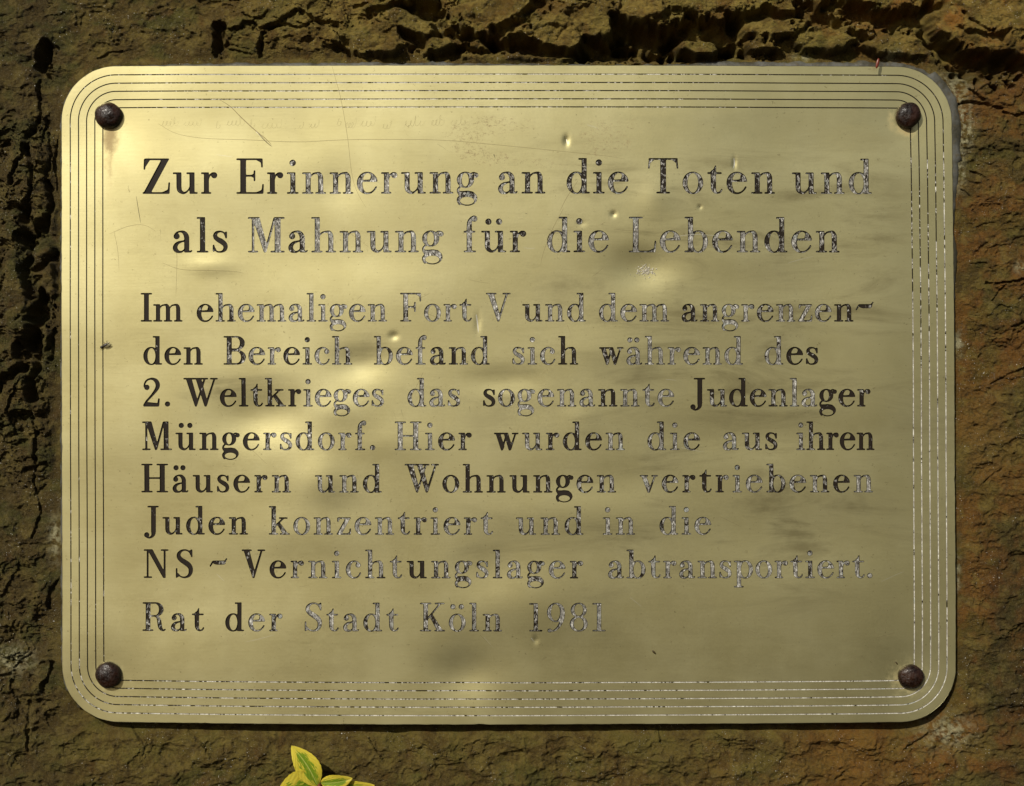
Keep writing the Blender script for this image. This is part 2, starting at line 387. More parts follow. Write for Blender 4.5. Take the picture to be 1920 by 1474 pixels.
# text rows: baseline y, unit (px per glyph unit), threshold, [(word, x0, x1, paint loss per letter 0-9)]
ROWS = [
 (363.7, .670, .60, [("Zur", 266.3, 407.7, "011"), ("Erinnerung", 442.5, 896.6, "1357788667"), ("an", 933, 1023, "65"), ("die", 1062, 1178.6, "546"), ("Toten", 1214, 1453.7, "56555"), ("und", 1484.8, 1635.8, "567")]),
 (473.6, .670, .60, [("als", 322.3, 426.7, "142"), ("Mahnung", 464, 831.4, "8598888"), ("für", 869, 987, "854"), ("die", 1025.5, 1142, "767"), ("Lebenden", 1178.6, 1575.3, "88677565")]),
 (603.2, .540, .50, [("Im", 263, 341.8, "01"), ("ehemaligen", 368, 726, "3699988998"), ("Fort", 750, 885, "7887"), ("V", 911, 957.7, "8"), ("und", 979, 1098.8, "577"), ("dem", 1123, 1254.8, "888"), ("angrenzen", 1277.5, 1601, "469858874"), ("~", 1604.5, 1638.5, "5")]),
 (684.0, .540, .50, [("den", 268, 379.9, "100"), ("Bereich", 418.3, 660.4, "5694697"), ("befand", 700.6, 918.5, "789556"), ("sich", 960.7, 1084.5, "9884"), ("während", 1123, 1394, "5899889"), ("des", 1434, 1535, "823")]),
 (762.6, .540, .50, [("2.", 267.4, 318.7, "00"), ("Weltkrieges", 343, 720, "11344278777"), ("das", 764, 862.9, "798"), ("sogenannte", 905.7, 1264.7, "1698884799"), ("Judenlager", 1294.4, 1633, "0535589234")]),
 (844.3, .540, .50, [("Müngersdorf.", 265.6, 704, "311126867776"), ("Hier", 740, 884.8, "8855"), ("wurden", 926, 1172, "365447"), ("die", 1214, 1313.4, "675"), ("aus", 1355.5, 1458.8, "864"), ("ihren", 1494, 1641, "64223")]),
 (923.8, .540, .50, [("Häusern", 263.7, 545.8, "0012046"), ("und", 590.5, 716, "675"), ("Wohnungen", 758.5, 1155.5, "543324155"), ("vertriebenen", 1199.5, 1638, "754357956648")]),
 (1002.9, .540, .50, [("Juden", 268.5, 465, "23444"), ("konzentriert", 503.7, 924.8, "698898667778"), ("und", 967, 1094, "776"), ("in", 1130, 1191, "88"), ("die", 1236.5, 1334, "887")]),
 (1084.5, .540, .50, [("NS", 268, 361.5, "11"), ("~", 392, 425.6, "4"), ("Vernichtungslager", 452.4, 1093.6, "32798978367867686"), ("abtransportiert.", 1139.4, 1636.5, "7798788998878887")]),
 (1183.8, .540, .50, [("Rat", 266, 382.8, "554"), ("der", 422, 530, "287"), ("Stadt", 571.4, 748, "98879"), ("Köln", 787.4, 941.6, "7876"), ("1981", 991.8, 1135.8, "6998")]),
]
def layout():
    """-> list of (glyph, char, threshold, x, y, scale x, scale y, bare)"""
    out = []
    for (by, u, thr, words) in ROWS:
        for (wd, x0, x1, loss) in words:
            gl = [('M2' if (ch == 'M' and u > .6) else ch) for ch in wd]
            ws = [GL[g][0] * u for g in gl]
            n = len(gl); tot = sum(ws); sx = 1.0
            if n == 1: sx = (x1 - x0) / tot; tr = 0
            else:
                tr = (x1 - x0 - tot) / (n - 1)
                if tr < 1.6:
                    sx = (x1 - x0 - 1.6 * (n - 1)) / tot; tr = 1.6
            x = x0
            for g, ch, w_, l in zip(gl, wd, ws, loss):
                out.append((g, ch, thr, x, by, u * sx, u, int(l) / 9.0))
                x += w_ * sx + tr
    return out
# ------------------------------------------------------------------ plaque outline and dents
def plate_xy(u, v):
    """u,v in -1..1 across the sheet -> photograph pixel on the plaque plane"""
    xl = 114.7 + 2.0 * np.maximum(0, v) ** 2; xr = 1790.8 + 4.0 * v - 2.5 * v * v
    yt = 123.6 + 1.2 * u * u; yb = 1357.3 - 5.0 * u * u
    return xl + (xr - xl) * (u + 1) / 2, yt + (yb - yt) * (v + 1) / 2
PW, PH, PR = 1676.0, 1233.0, 103.0
def ring(inset, step=14.0):
    hw, hh, r = PW / 2 - inset, PH / 2 - inset, max(PR - inset, 6)
    pts = []
    nx = int(2 * (hw - r) / step); ny = int(2 * (hh - r) / step); na = max(10, int(r * 1.57 / 4))
    def line(a, b, n):
        for i in range(n): pts.append((a[0] + (b[0] - a[0]) * i / n, a[1] + (b[1] - a[1]) * i / n))
    def arc(cx, cy, a0, n):
        for i in range(n):
            a = a0 + math.pi / 2 * i / n; pts.append((cx + r * math.cos(a), cy + r * math.sin(a)))
    line((-hw + r, -hh), (hw - r, -hh), nx); arc(hw - r, -hh + r, -math.pi / 2, na)
    line((hw, -hh + r), (hw, hh - r), ny); arc(hw - r, hh - r, 0, na)
    line((hw - r, hh), (-hw + r, hh), nx); arc(-hw + r, hh - r, math.pi / 2, na)
    line((-hw, hh - r), (-hw, -hh + r), ny); arc(-hw + r, -hh + r, math.pi, na)
    a = np.array(pts)
    x, y = plate_xy(a[:, 0] / (PW / 2), a[:, 1] / (PH / 2))
    return np.stack([x, y], 1)

# (x, y, height px, sigma x, sigma y): negative = pressed in
DENTS = [(492, 778, -4.4, 58, 36), (672, 682, -2.4, 36, 22), (1206, 500, -3.3, 40, 26), (600, 900, 2.2, 34, 34), (868, 1264, -3.3, 40, 32),
         (945, 712, -1.4, 46, 16), (1228, 372, 1.3, 22, 24), (915, 1075, -1.6, 46, 34), (640, 345, -1.0, 30, 26), (1150, 402, -.9, 4, 4),
         (395, 498, 1.0, 30, 12), (1312, 388, -.6, 3, 3), (1377, 306, -.8, 3, 7), (896, 606, -.6, 4, 12), (1400, 820, -1.6, 150, 30), (1050, 960, 1.3, 120, 30), (800, 560, 1.6, 160, 60),
         (1500, 1010, -2.4, 130, 46), (1560, 260, -1.6, 120, 40), (1130, 655, .9, 70, 24), (300, 700, 1.2, 80, 120), (1330, 600, 1.1, 120, 36),
         (740, 830, .9, 60, 26), (1000, 1130, 1.5, 90, 40), (1150, 900, -1.3, 100, 30), (560, 1000, 1.0, 120, 30), (203, 216, -1.6, 46, 46),
         (1703, 216, -1.8, 46, 46), (203, 1266, -1.8, 46, 46), (1708, 1270, -2.0, 46, 46), (1062, 264, -1.3, 4, 6.5), (738, 630, -1.0, 6, 5), (1090, 420, -.4, 6, 4), (1004, 1200, -.6, 4, 5),
         (1300, 1180, 1.6, 140, 70), (700, 480, -1.2, 120, 40), (1420, 480, 1.2, 110, 30), (1640, 700, 1.4, 60, 200), (430, 330, 1.2, 160, 50),
         (1090, 790, .8, 26, 22), (640, 770, 1.3, 40, 22), (1255, 545, .6, 40, 22)]
def relief(px, py):
    """height and slopes of the dented sheet (pixels)"""
    px = np.asarray(px, float); py = np.asarray(py, float)
    h = np.zeros(px.shape); gx = np.zeros(px.shape); gy = np.zeros(px.shape)
    for (x, y, a, sx, sy) in DENTS:
        dx = (px - x) / sx; dy = (py - y) / sy
        e = a * np.exp(-.5 * (dx * dx + dy * dy))
        h += e; gx -= e * dx / sx; gy -= e * dy / sy
    for (kx, ky, ph, a) in ((.0061, .0023, .4, 1.1), (-.0034, .0098, 1.9, .7), (.0127, .0041, 3.0, .35), (.0023, .0171, 5.1, .33), (.0051, .0290, 2.2, .14), (.021, -.006, .7, .12)):
        h += a * np.sin(kx * px + ky * py + ph); c = a * np.cos(kx * px + ky * py + ph)
        gx += c * kx; gy += c * ky
    # the whole sheet is very slightly bowed
    X = (px - 960); Z = (737 - py)
    h = h * 1.28 - .03 * S * X * X + .03 * S * Z * Z
    return h, gx * 1.28 - .06 * S * X, gy * 1.28 - .06 * S * Z

THICK = 7.0
# ------------------------------------------------------------------ plaque materials
def mat_brass():
    n = NT("weathered_brass"); pos = n.pos()
    brushed = n.noise(n.scaled(55, 1, 900), 1.0, 5, .6)
    smear = n.noise(n.scaled(13, 1, 62), 1.0, 6, .66, .6)
    cloud = n.noise(pos, 22, 5, .6)
    vert = n.noise(n.scaled(60, 1, 7), 1.0, 3, .5)
    fine = n.noise(pos, 1500, 2, .5)
    tarnish_shade = n.attr("stain_shade")            # tarnish smudges, plus painted dark dent sides and reflections
    rust = n.attr("rust")
    glue = n.attr("glue")
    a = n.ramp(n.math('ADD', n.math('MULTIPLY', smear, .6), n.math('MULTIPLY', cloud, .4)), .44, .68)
    smudge_shade = n.math('MULTIPLY', a, tarnish_shade, clamp=True)
    base = n.mix(n.ramp(cloud, .35, .7), (.66, .598, .30), (.715, .658, .352))
    base = n.mix(n.ramp(vert, .4, .75, 0, .35), base, (.63, .57, .30))
    base = n.mix(n.math('MULTIPLY', smudge_shade, .72), base, (.17, .14, .06))
    specks = n.ramp(n.noise(pos, 420, 4, .75), .64, .70)
    base = n.mix(n.math('MULTIPLY', specks, .5), base, (.22, .17, .08))
    # brown residue of an old sticker
    gl = n.math('MULTIPLY', n.ramp(n.noise(n.scaled(1, 1, 1.5), 520, 5, .8), .5, .66), n.ramp(n.math('ADD', glue, n.math('SUBTRACT', n.noise(pos, 60, 3, .6), .5)), .35, .75), clamp=True)
    base = n.mix(n.math('MULTIPLY', gl, .75), base, (.25, .17, .08))
    # rust run-off below the bolts
    ru = n.ramp(n.math('ADD', rust, n.math('MULTIPLY', n.math('SUBTRACT', n.noise(pos, 260, 5, .7), .5), .9)), .22, .95)
    base = n.mix(n.math('MULTIPLY', ru, .6), base, (.25, .12, .03))
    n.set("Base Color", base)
    n.set("Metallic", n.math('SUBTRACT', .93, n.math('ADD', n.math('MULTIPLY', ru, .65), n.math('ADD', n.math('MULTIPLY', gl, .6), n.math('MULTIPLY', smudge_shade, .12)), clamp=True), clamp=True))
    r = n.ramp(cloud, .3, .75, .375, .42, smooth=False)
    r = n.math('ADD', r, n.math('MULTIPLY', n.math('SUBTRACT', fine, .5), .08))
    r = n.math('ADD', r, n.math('MULTIPLY', n.math('SUBTRACT', smear, .5), .12))
    n.set("Roughness", n.math('ADD', r, n.math('MULTIPLY', ru, .25), clamp=True))
    b1 = n.bump(brushed, .000018, .8)
    b2 = n.bump(n.noise(pos, 700, 4, .7), .000025, .5, b1)
    n.set("Normal", b2)
    return n.m

def mat_letter(name="flaking_paint", white=1.0):
    n = NT(name); pos = n.pos()
    bare = n.attr("bare")
    blob = n.noise(n.scaled(1.25, 1, .8, .35), 330, 5, .62, 1.1)
    small = n.noise(n.scaled(1.5, 1, .8, .4), 1100, 3, .6)
    f = n.math('ADD', n.math('MULTIPLY', blob, .84), n.math('MULTIPLY', small, .16))
    thr = n.ramp(bare, 0, 1, .30, .615, smooth=False)
    mask = n.math('MULTIPLY_ADD', n.math('SUBTRACT', thr, f), 40, .5, clamp=True)      # 1 = paint gone
    mott = n.noise(n.scaled(1.6, 1, .8, .5), 620, 4, .68, .8)
    lo_ = .085 if white < 1.1 else .34; hi_ = .36 if white < 1.1 else .66
    ground = n.mix(n.ramp(mott, .38, .58), (lo_, lo_ * .93, lo_ * .80), (hi_, hi_ * .97, hi_ * .88))
    ground = n.mix(n.ramp(mott, .575, .65), ground, (.80, .79, .74))
    ground = n.mix(n.ramp(n.noise(pos, 140, 3, .6), .56, .7, 0, .35), ground, (.36, .42, .40))
    paint = n.mix(n.noise(pos, 200, 3, .5), (.008, .005, .0025), (.018, .011, .005))
    n.set("Base Color", n.mix(mask, paint, ground))
    n.set("Metallic", n.math('MULTIPLY', mask, .3))
    n.set("Roughness", n.ramp(mask, 0, 1, .55, .5))
    n.set("Specular IOR Level", .25)
    h = n.math('ADD', n.math('MULTIPLY', mask, -1.0), n.math('MULTIPLY', mott, n.math('MULTIPLY', mask, 1.6)))
    n.set("Normal", n.bump(h, .00022, .9))
    return n.m

def mat_rust_bolt():
    n = NT("rusted_iron"); pos = n.pos()
    v = n.voro(pos, 900); a = n.noise(pos, 900, 5, .7); b = n.noise(pos, 150, 4, .6)
    c = n.mix(n.ramp(b, .35, .68), (.008, .0035, .002), (.030, .011, .005))
    c = n.mix(n.ramp(a, .56, .72, 0, .5), c, (.040, .015, .006))
    n.set("Base Color", c); n.set("Metallic", 0.0)
    n.set("Roughness", n.ramp(a, .38, .60, .22, .62)); n.set("Specular IOR Level", .45)
    n.set("Normal", n.bump(n.math('ADD', n.math('MULTIPLY', v, .8), a), .00016, .9))
    return n.m

M_BRASS = mat_brass(); M_LETTER = mat_letter(); M_GROOVE = mat_letter("groove_paint", 1.25); M_BOLT = mat_rust_bolt()

# ------------------------------------------------------------------ the plaque
plaque = bpy.data.objects.new("plaque", None)
C.objects.link(plaque)
plaque.location = P(953, 740, -THICK)
plaque.empty_display_size = .05
tag(plaque, "brass memorial plaque with engraved German text, bolted to the rough stone wall", "plaque")

def ccw(idx, L):
    L = np.asarray(L); a = (L[:, 0] * np.roll(L[:, 1], -1) - np.roll(L[:, 0], -1) * L[:, 1]).sum()
    return idx if a > 0 else idx[::-1]
loops = []      # every closed line on the sheet
outer = ring(0.0, 7)
_c = outer - outer.mean(0); _c /= np.linalg.norm(_c, axis=1)[:, None]
_j = .45 * gnoise(outer[:, 0] / 21, outer[:, 1] / 21, 7) + .35 * gnoise(outer[:, 0] / 7.3, outer[:, 1] / 7.3, 9)
for nx0, ny0 in ((305, 124), (411, 124), (1430, 124), (900, 1357), (115, 840), (1792, 900)):
    _j -= 1.1 * np.exp(-.5 * (((outer[:, 0] - nx0) / 5) ** 2 + ((outer[:, 1] - ny0) / 5) ** 2))
outer = outer + _c * _j[:, None]
loops.append(outer)
GROOVES = [16.0, 31.6, 46.8, 62.3, 77.4]
GW = 1.05
groove_rings = []
for g in GROOVES:
    a, b = ring(g - GW, 14), ring(g + GW, 14)
    groove_rings.append((g, ring(g - GW, 6.0), ring(g + GW, 6.0)))
    loops.append(a); loops.append(b)
gcache = {}
letters = []
for (g, ch, thr, x, y, sx, sy, bare) in layout():
    k = (g, thr)
    if k not in gcache: gcache[k] = glyph_loops(g, thr)
    ls = [np.array([(x + p * sx, y - q * sy) for p, q in L]) for L in gcache[k]]
    letters.append((ch, x, y, ls, bare))
    loops += ls
co = []; faces_in = []
for L in loops:
    s = len(co); co += [Vector((float(p[0]), float(p[1]))) for p in L]
    faces_in.append(ccw(list(range(s, s + len(L))), L))
gx, gy = np.meshgrid(np.arange(130, 1785, 11.0), np.arange(138, 1352, 11.0))
rng = np.random.RandomState(3)
gx = gx + rng.uniform(-2, 2, gx.shape); gy = gy + rng.uniform(-2, 2, gy.shape)
co += [Vector((float(a), float(b))) for a, b in zip(gx.ravel(), gy.ravel())]
for (x_, y_, a_, sx0, sy0) in DENTS:        # finer faces where the sheet has small sharp dents
    if min(sx0, sy0) < 10:
        for i in range(-7, 8):
            for j in range(-7, 8):
                co.append(Vector((x_ + i * sx0 * .45 + .31, y_ + j * sy0 * .45 + .27)))
vo, eo, fo, ov, oe, of = delaunay_2d_cdt(co, [], faces_in, 0, 1e-4, True)
VA = np.array([(v[0], v[1]) for v in vo])
keepf = [f for f, o_ in zip(fo, of) if len(o_) % 2 == 1]
h, sx_, sy_ = relief(VA[:, 0], VA[:, 1])
nr = np.stack([-sx_, -np.ones_like(sx_), sy_], 1); nr /= np.linalg.norm(nr, axis=1)[:, None]   # y down in px = -z
verts = [P(a, b, c) for (a, b), c in zip(VA, h)]
normals = [tuple(q) for q in nr]
# orientation toward the camera (-Y)
def orient(f):
    (x0, y0), (x1, y1), (x2, y2) = VA[f[0]], VA[f[1]], VA[f[2]]
    return f if (x1 - x0) * (y2 - y0) - (x2 - x0) * (y1 - y0) < 0 else f[::-1]
faces = [tuple(orient(f)) for f in keepf]
# bevelled rim and back of the sheet
ho, _, _ = relief(outer[:, 0], outer[:, 1])
cen = outer.mean(0)
nxt = np.roll(outer, -1, 0) - np.roll(outer, 1, 0); nrm = np.stack([nxt[:, 1], -nxt[:, 0]], 1); nrm /= np.linalg.norm(nrm, axis=1)[:, None]
prof = [(0, 0, 0.15), (.55, .35, .7), (.7, 1.0, 1.0), (.7, THICK, 1.0), (-6, THICK, 0)]
rows = []
for (o_, d_, k) in prof:
    s = len(verts); rows.append(s)
    for p, q, hh in zip(outer, nrm, ho):
        verts.append(P(p[0] + q[0] * o_, p[1] + q[1] * o_, hh - d_))
        nn = Vector((q[0] * k, -(1 - k * .99), -q[1] * k)).normalized(); normals.append(tuple(nn))
n_o = len(outer)
for a, b in zip(rows, rows[1:]):
    for i in range(n_o):
        j = (i + 1) % n_o
        faces.append((a + i, b + i, b + j, a + j))
faces.append(tuple(range(rows[-1], rows[-1] + n_o)))
me = mesh_from("brass_plate", verts, faces, True)
me.normals_split_custom_set_from_vertices(normals)
# where the sheet is smudged or has painted shade, is rusted, or carries glue
AX = np.array([((v[0] / S) + 960) for v in verts]); AY = np.array([737 - v[2] / S for v in verts])
def blob(x, y, sx, sy): return np.exp(-.5 * (((AX - x) / sx) ** 2 + ((AY - y) / sy) ** 2))
stain_shade = .10 + .75 * sstep(560, 1250, AX) * (1 - .5 * sstep(1640, 1720, AX)) * sstep(200, 330, AY) * (1 - sstep(1080, 1250, AY))  # tarnish; the rise to the right also paints darker streaky reflections
stain_shade += 1.0 * blob(1200, 490, 95, 36) + .35 * blob(1400, 600, 220, 260) + 1.3 * blob(440, 735, 70, 30) + .8 * blob(690, 655, 50, 24) + .8 * blob(900, 715, 90, 20) + .7 * blob(640, 925, 30, 22) + .5 * blob(860, 1225, 40, 42) + .5 * blob(1500, 1000, 150, 40) + .5 * blob(395, 490, 46, 14) + .4 * blob(930, 1040, 60, 24)  # several blobs paint in the dark sides of the dents
rust = .75 * blob(210, 256, 15, 20) + .42 * blob(202, 300, 9, 50) + .28 * blob(203, 420, 8, 100) + .85 * blob(1700, 243, 13, 8) + .55 * blob(1672, 222, 7, 18) + .25 * blob(1712, 270, 5, 30)
rust += .5 * blob(203, 1268, 30, 28) + .6 * blob(1702, 1272, 32, 30)
rust += .30 * sstep(1346, 1357, AY) * (1 - .6 * sstep(600, 900, AX))
glue = 1.0 * blob(930, 232, 60, 12) + .65 * blob(880, 258, 40, 18) + .7 * blob(960, 300, 60, 14) + .6 * blob(1150, 240, 60, 22) + .6 * blob(1140, 285, 50, 22) + .5 * blob(880, 285, 30, 14) + .5 * blob(1040, 312, 40, 6) + .4 * blob(1640, 860, 30, 6)
glue = np.clip(glue, 0, 1.2)
for nm, arr in (("stain_shade", np.clip(stain_shade, 0, 1.3)), ("rust", rust), ("glue", glue)):
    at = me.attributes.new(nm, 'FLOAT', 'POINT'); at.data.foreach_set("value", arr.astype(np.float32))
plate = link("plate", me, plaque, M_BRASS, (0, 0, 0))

def set_bare(me, vals):
    at = me.attributes.new("bare", 'FLOAT', 'POINT')
    at.data.foreach_set("value", np.asarray(vals, dtype=np.float32))

# engraved letters: each a sunken tray of its own
DEP = 2.2
def area2(L): return float((L[:, 0] * np.roll(L[:, 1], -1) - np.roll(L[:, 0], -1) * L[:, 1]).sum()) / 2
def letter_mesh(lx, ly, ls, bare, inset):
    O = Vector(P(lx, ly, 0))
    vs = []; fs = []; c2 = []; fin = []; at = []
    for L in ls:
        n = len(L)
        hh, _, _ = relief(L[:, 0], L[:, 1])
        d = np.roll(L, -1, 0) - np.roll(L, 1, 0)
        d /= np.linalg.norm(d, axis=1)[:, None] + 1e-9
        fl = L + np.stack([d[:, 1], -d[:, 0]], 1) * -inset      # walls lean in a little
        s = len(vs)
        for p, z in zip(L, hh): vs.append(Vector(P(p[0], p[1], z + .02)) - O)
        for p, z in zip(fl, hh): vs.append(Vector(P(p[0], p[1], z - DEP)) - O)
        at += [-.3] * n + [bare] * n
        for i in range(n):
            j = (i + 1) % n
            fs.append((s + i, s + j, s + n + j, s + n + i))
        k = len(c2); c2 += [(Vector((float(p[0]), float(p[1]))), s + n + i) for i, p in enumerate(fl)]
        fin.append(ccw(list(range(k, k + n)), fl))
    v2, e2, f2, ov2, oe2, of2 = delaunay_2d_cdt([c[0] for c in c2], [], fin, 0, 1e-5, True)
    mp = []; tot = 0
    for v_, src in zip(v2, ov2):
        if src: mp.append(c2[src[0]][1])
        else:
            hh, _, _ = relief(v_[0], v_[1]); mp.append(len(vs)); vs.append(Vector(P(v_[0], v_[1], float(hh) - DEP)) - O); at.append(bare)
    for f, src in zip(f2, of2):
        if len(src) % 2 == 1:
            t_ = [mp[i] for i in f]
            a, b, c = (v2[f[0]], v2[f[1]], v2[f[2]])
            ar = (b[0] - a[0]) * (c[1] - a[1]) - (c[0] - a[0]) * (b[1] - a[1]); tot += abs(ar) / 2
            if ar > 0: t_ = t_[::-1]
            if len(set(t_)) == 3: fs.append(tuple(t_))
    full = sum(abs(area2(L)) * (-1 if is_hole(L, ls) else 1) for L in ls)
    return vs, fs, at, O, tot / full
def is_hole(L, ls):
    big = max(ls, key=lambda q: abs(area2(q)))
    return (area2(L) > 0) != (area2(big) > 0)
for (ch, lx, ly, ls, bare) in letters:
    for inset in (.75, .55, .4, .25, .0):
        vs, fs, at, O, ratio = letter_mesh(lx, ly, ls, bare, inset)
        if 1.002 - inset * .75 < ratio < 1.02 or inset == 0: break
    if inset < .4: print("LETTER", ch, inset, round(ratio, 2))
    me = mesh_from("letter", vs, fs)
    set_bare(me, at)
    link("letter", me, plate, M_LETTER, tuple(O))

# five engraved frame lines
def groove_bare(x, y, g):
    b = np.full(x.shape, .45) + .34 * np.exp(-((x - 640) / 300) ** 2) * (y < 300)
    b += .62 * sstep(560, 1150, y) * sstep(900, 1500, x)
    b += .30 * sstep(300, 700, y) * sstep(1500, 1700, x)
    b -= .38 * sstep(1250, 1500, x) * (1 - sstep(220, 330, y))
    b -= .32 * (1 - sstep(150, 420, x)) * (1 - .4 * sstep(900, 1250, y))
    b += .20 * sstep(1200, 1300, y) * (1 - sstep(1000, 1300, x))
    b += .15 * math.sin(g * 1.7)
    return np.clip(b + .10, .12, .93)
for (g, a, b) in groove_rings:
    n = len(a); m = min(len(a), len(b))
    # same parametrisation on both sides
    tb = np.linspace(0, 1, len(b), endpoint=False)
    def closest(a, b):
        out = np.empty_like(a)
        for i0 in range(0, len(a), 400):
            dd = ((a[i0:i0 + 400, None, :] - b[None]) ** 2).sum(2); out[i0:i0 + 400] = b[dd.argmin(1)]
        return out
    if g > 60: b2 = closest(a, b)
    else: b2 = closest(a, b)
    vs = []
    for k, (L, dz) in enumerate(((a, .02), (a * .7 + b2 * .3, -1.1), (a * .3 + b2 * .7, -1.1), (b2, .02))):
        hh, _, _ = relief(L[:, 0], L[:, 1])
        vs += [P(p[0], p[1], z + dz) for p, z in zip(L, hh)]
    fs = []
    for k in range(3):
        for i in range(n):
            j = (i + 1) % n
            fs.append((k * n + i, k * n + j, (k + 1) * n + j, (k + 1) * n + i))
    me = mesh_from("groove", vs, fs)
    set_bare(me, np.tile(groove_bare(a[:, 0], a[:, 1], g), 4))
    link("groove", me, plate, M_GROOVE, (0, 0, 0))

# bolts
def bolt(x, y, r, seed):
    nr_, na_ = 16, 40
    vs = []; fs = []
    for i in range(nr_ + 1):
        t = i / nr_; th = t * math.pi * .5
        rr = math.sin(th) ** .92; hz = math.cos(th)
        for j in range(na_):
            a = 2 * math.pi * j / na_
            q = r * rr * (1 + .035 * math.sin(2 * a + seed) + .02 * math.sin(5 * a + seed * 2))
            zz = r * .56 * hz * (1 + .05 * math.sin(3 * a + seed) * rr) + 1.2 * math.sin(a * 2 + 9 * t + seed) * rr * (1 - t)
            vs.append(P(x + q * math.cos(a), y + q * math.sin(a), zz + (0 if i < nr_ else -2)))
    for i in range(nr_):
        for j in range(na_):
            k = (j + 1) % na_
            fs.append((i * na_ + j, (i + 1) * na_ + j, (i + 1) * na_ + k, i * na_ + k))
    O = Vector(P(x, y, 0))
    me = mesh_from("bolt", [Vector(v) - O for v in vs], fs, True)
    bm = bmesh.new(); bm.from_mesh(me); bmesh.ops.remove_doubles(bm, verts=bm.verts, dist=1e-6); bmesh.ops.recalc_face_normals(bm, faces=bm.faces); bm.to_mesh(me); bm.free()
    link("bolt", me, plaque, M_BOLT, tuple(O))
for i, (x, y, r) in enumerate([(203.5, 216.5, 25.2), (1703, 216, 24.0), (203, 1265.5, 24.6), (1708, 1269, 23.8)]): bolt(x, y, r, 1.3 + i * 2.1)

# scratches: flat strips for gouges, plus painted glints and shade of small dents
def ribbon(pts, w0, w1, lift=.12):
    c = crom([(x, y, 0) for x, y in pts], 8)[:, :2] if len(pts) > 2 else np.array([pts[0], pts[1]], float)
    n = len(c); d = np.gradient(c, axis=0); d /= np.linalg.norm(d, axis=1)[:, None] + 1e-9
    q = np.stack([-d[:, 1], d[:, 0]], 1)
    t = np.linspace(0, 1, n); w = (w0 + (w1 - w0) * t) * np.sin(np.clip(t * 1.02 + .05, 0, 1) * math.pi) ** .4
    vs = []; fs = []
    for s_ in (-1, 1):
        L = c + q * (w * s_ / 2)[:, None]; hh, _, _ = relief(L[:, 0], L[:, 1]); vs += [P(a[0], a[1], z + lift) for a, z in zip(L, hh)]
    for i in range(n - 1): fs.append((i, n + i, n + i + 1, i + 1))
    return vs, fs
def mat_scratch(name, col, rough, metal):
    n = NT(name); n.set("Base Color", (*col, 1)); n.set("Metallic", metal)
    n.set("Roughness", rough); return n.m
M_SCR_D = mat_scratch("dull_scratch", (.30, .25, .13), .6, .9)
M_SCR_K = mat_scratch("dark_scratch_and_dent_shade", (.07, .055, .03), .6, .5)
M_SCR_L = mat_scratch("bright_scratch_glint", (.85, .82, .70), .42, .9)
SCR = {'d': [], 'k': [], 'l': []}
def scr(kind, pts, w0=.8, w1=.8): SCR[kind].append(ribbon(pts, w0, w1))
scr('d', [(410, 186), (432, 200), (452, 220), (478, 244), (500, 262), (512, 276)], 1.0, 2.2)
scr('k', [(484, 250), (498, 265), (512, 277)], 1.2, 1.4); scr('l', [(480, 247), (494, 262)], 1.2, 1.2)
scr('k', [(255, 368), (259, 394), (264, 423)], .8, 1.0)
scr('d', [(304, 493), (340, 505), (390, 507), (440, 509), (462, 514)], .7, .8)
scr('d', [(205, 438), (240, 424), (270, 422), (297, 437)], .6, .6)
scr('d', [(296, 232), (330, 250), (380, 259), (460, 262), (560, 266), (660, 262), (820, 263), (930, 272), (1050, 284), (1150, 295), (1216, 310)], .7, .9)
scr('d', [(623, 125), (640, 190), (652, 260), (664, 345), (697, 408)], .7, .6)
scr('d', [(326, 470), (331, 480), (330, 530), (329, 560)], .6, .5)
scr('d', [(213, 433), (220, 470), (223, 515)], .6, .5)
scr('d', [(1056, 392), (1036, 430), (1020, 470), (1012, 503)], .8, .6); scr('d', [(1083, 340), (1062, 372), (1048, 400)], .7, .7)
scr('k', [(820, 270), (850, 290)], .6, .6); scr('k', [(842, 1120), (850, 1140)], .8, .8)
scr('d', [(900, 1190), (925, 1216)], 1.2, .8); scr('l', [(908, 1195), (930, 1220)], .9, .6); scr('l', [(996, 1196), (1004, 1206)], 2.6, 1.0)
scr('l', [(893, 590), (896, 612), (897, 626)], 3.0, 1.0); scr('d', [(1064, 610), (1072, 632)], 1.2, .8)  # wide bright strip is the painted glint of a narrow dent
scr('l', [(1062, 262), (1064, 274)], 3.2, 2.0); scr('k', [(1058, 256), (1063, 274)], 1.2, .8)  # painted glint and dark side of a teardrop dent
scr('l', [(1376, 297), (1377, 308), (1374, 318)], 2.6, 1.2); scr('k', [(752, 768), (758, 790)], .7, .7); scr('d', [(738, 772), (744, 790)], .6, .6)  # first strip is a painted glint on a small dent
scr('k', [(880, 762), (882, 776)], .9, .9); scr('k', [(1058, 462), (1064, 477)], 1.4, .8); scr('k', [(905, 282), (910, 300)], .9, .6)
scr('k', [(240, 348), (242, 368)], .5, .5); scr('k', [(300, 430), (301, 452)], .5, .5); scr('k', [(363, 365), (365, 374)], .6, .6)
scr('k', [(926, 290), (929, 299)], 3.5, 4.5); scr('k', [(985, 400), (991, 402)], 2.0, 1.5); scr('k', [(1390, 120), (1420, 118)], .8, .8)
for x in (1150, 1312):
    scr('k', [(x - 1.5, 401 if x == 1150 else 388), (x + 2.5, 402 if x == 1150 else 388.5)], 4.2, 4.2)
scr('d', [(640, 430), (660, 440), (700, 470)], .5, .5); scr('d', [(1150, 430), (1180, 433), (1240, 434)], .5, .6)
scr('l', [(1240, 450), (1300, 440), (1380, 446)], .6, .4)
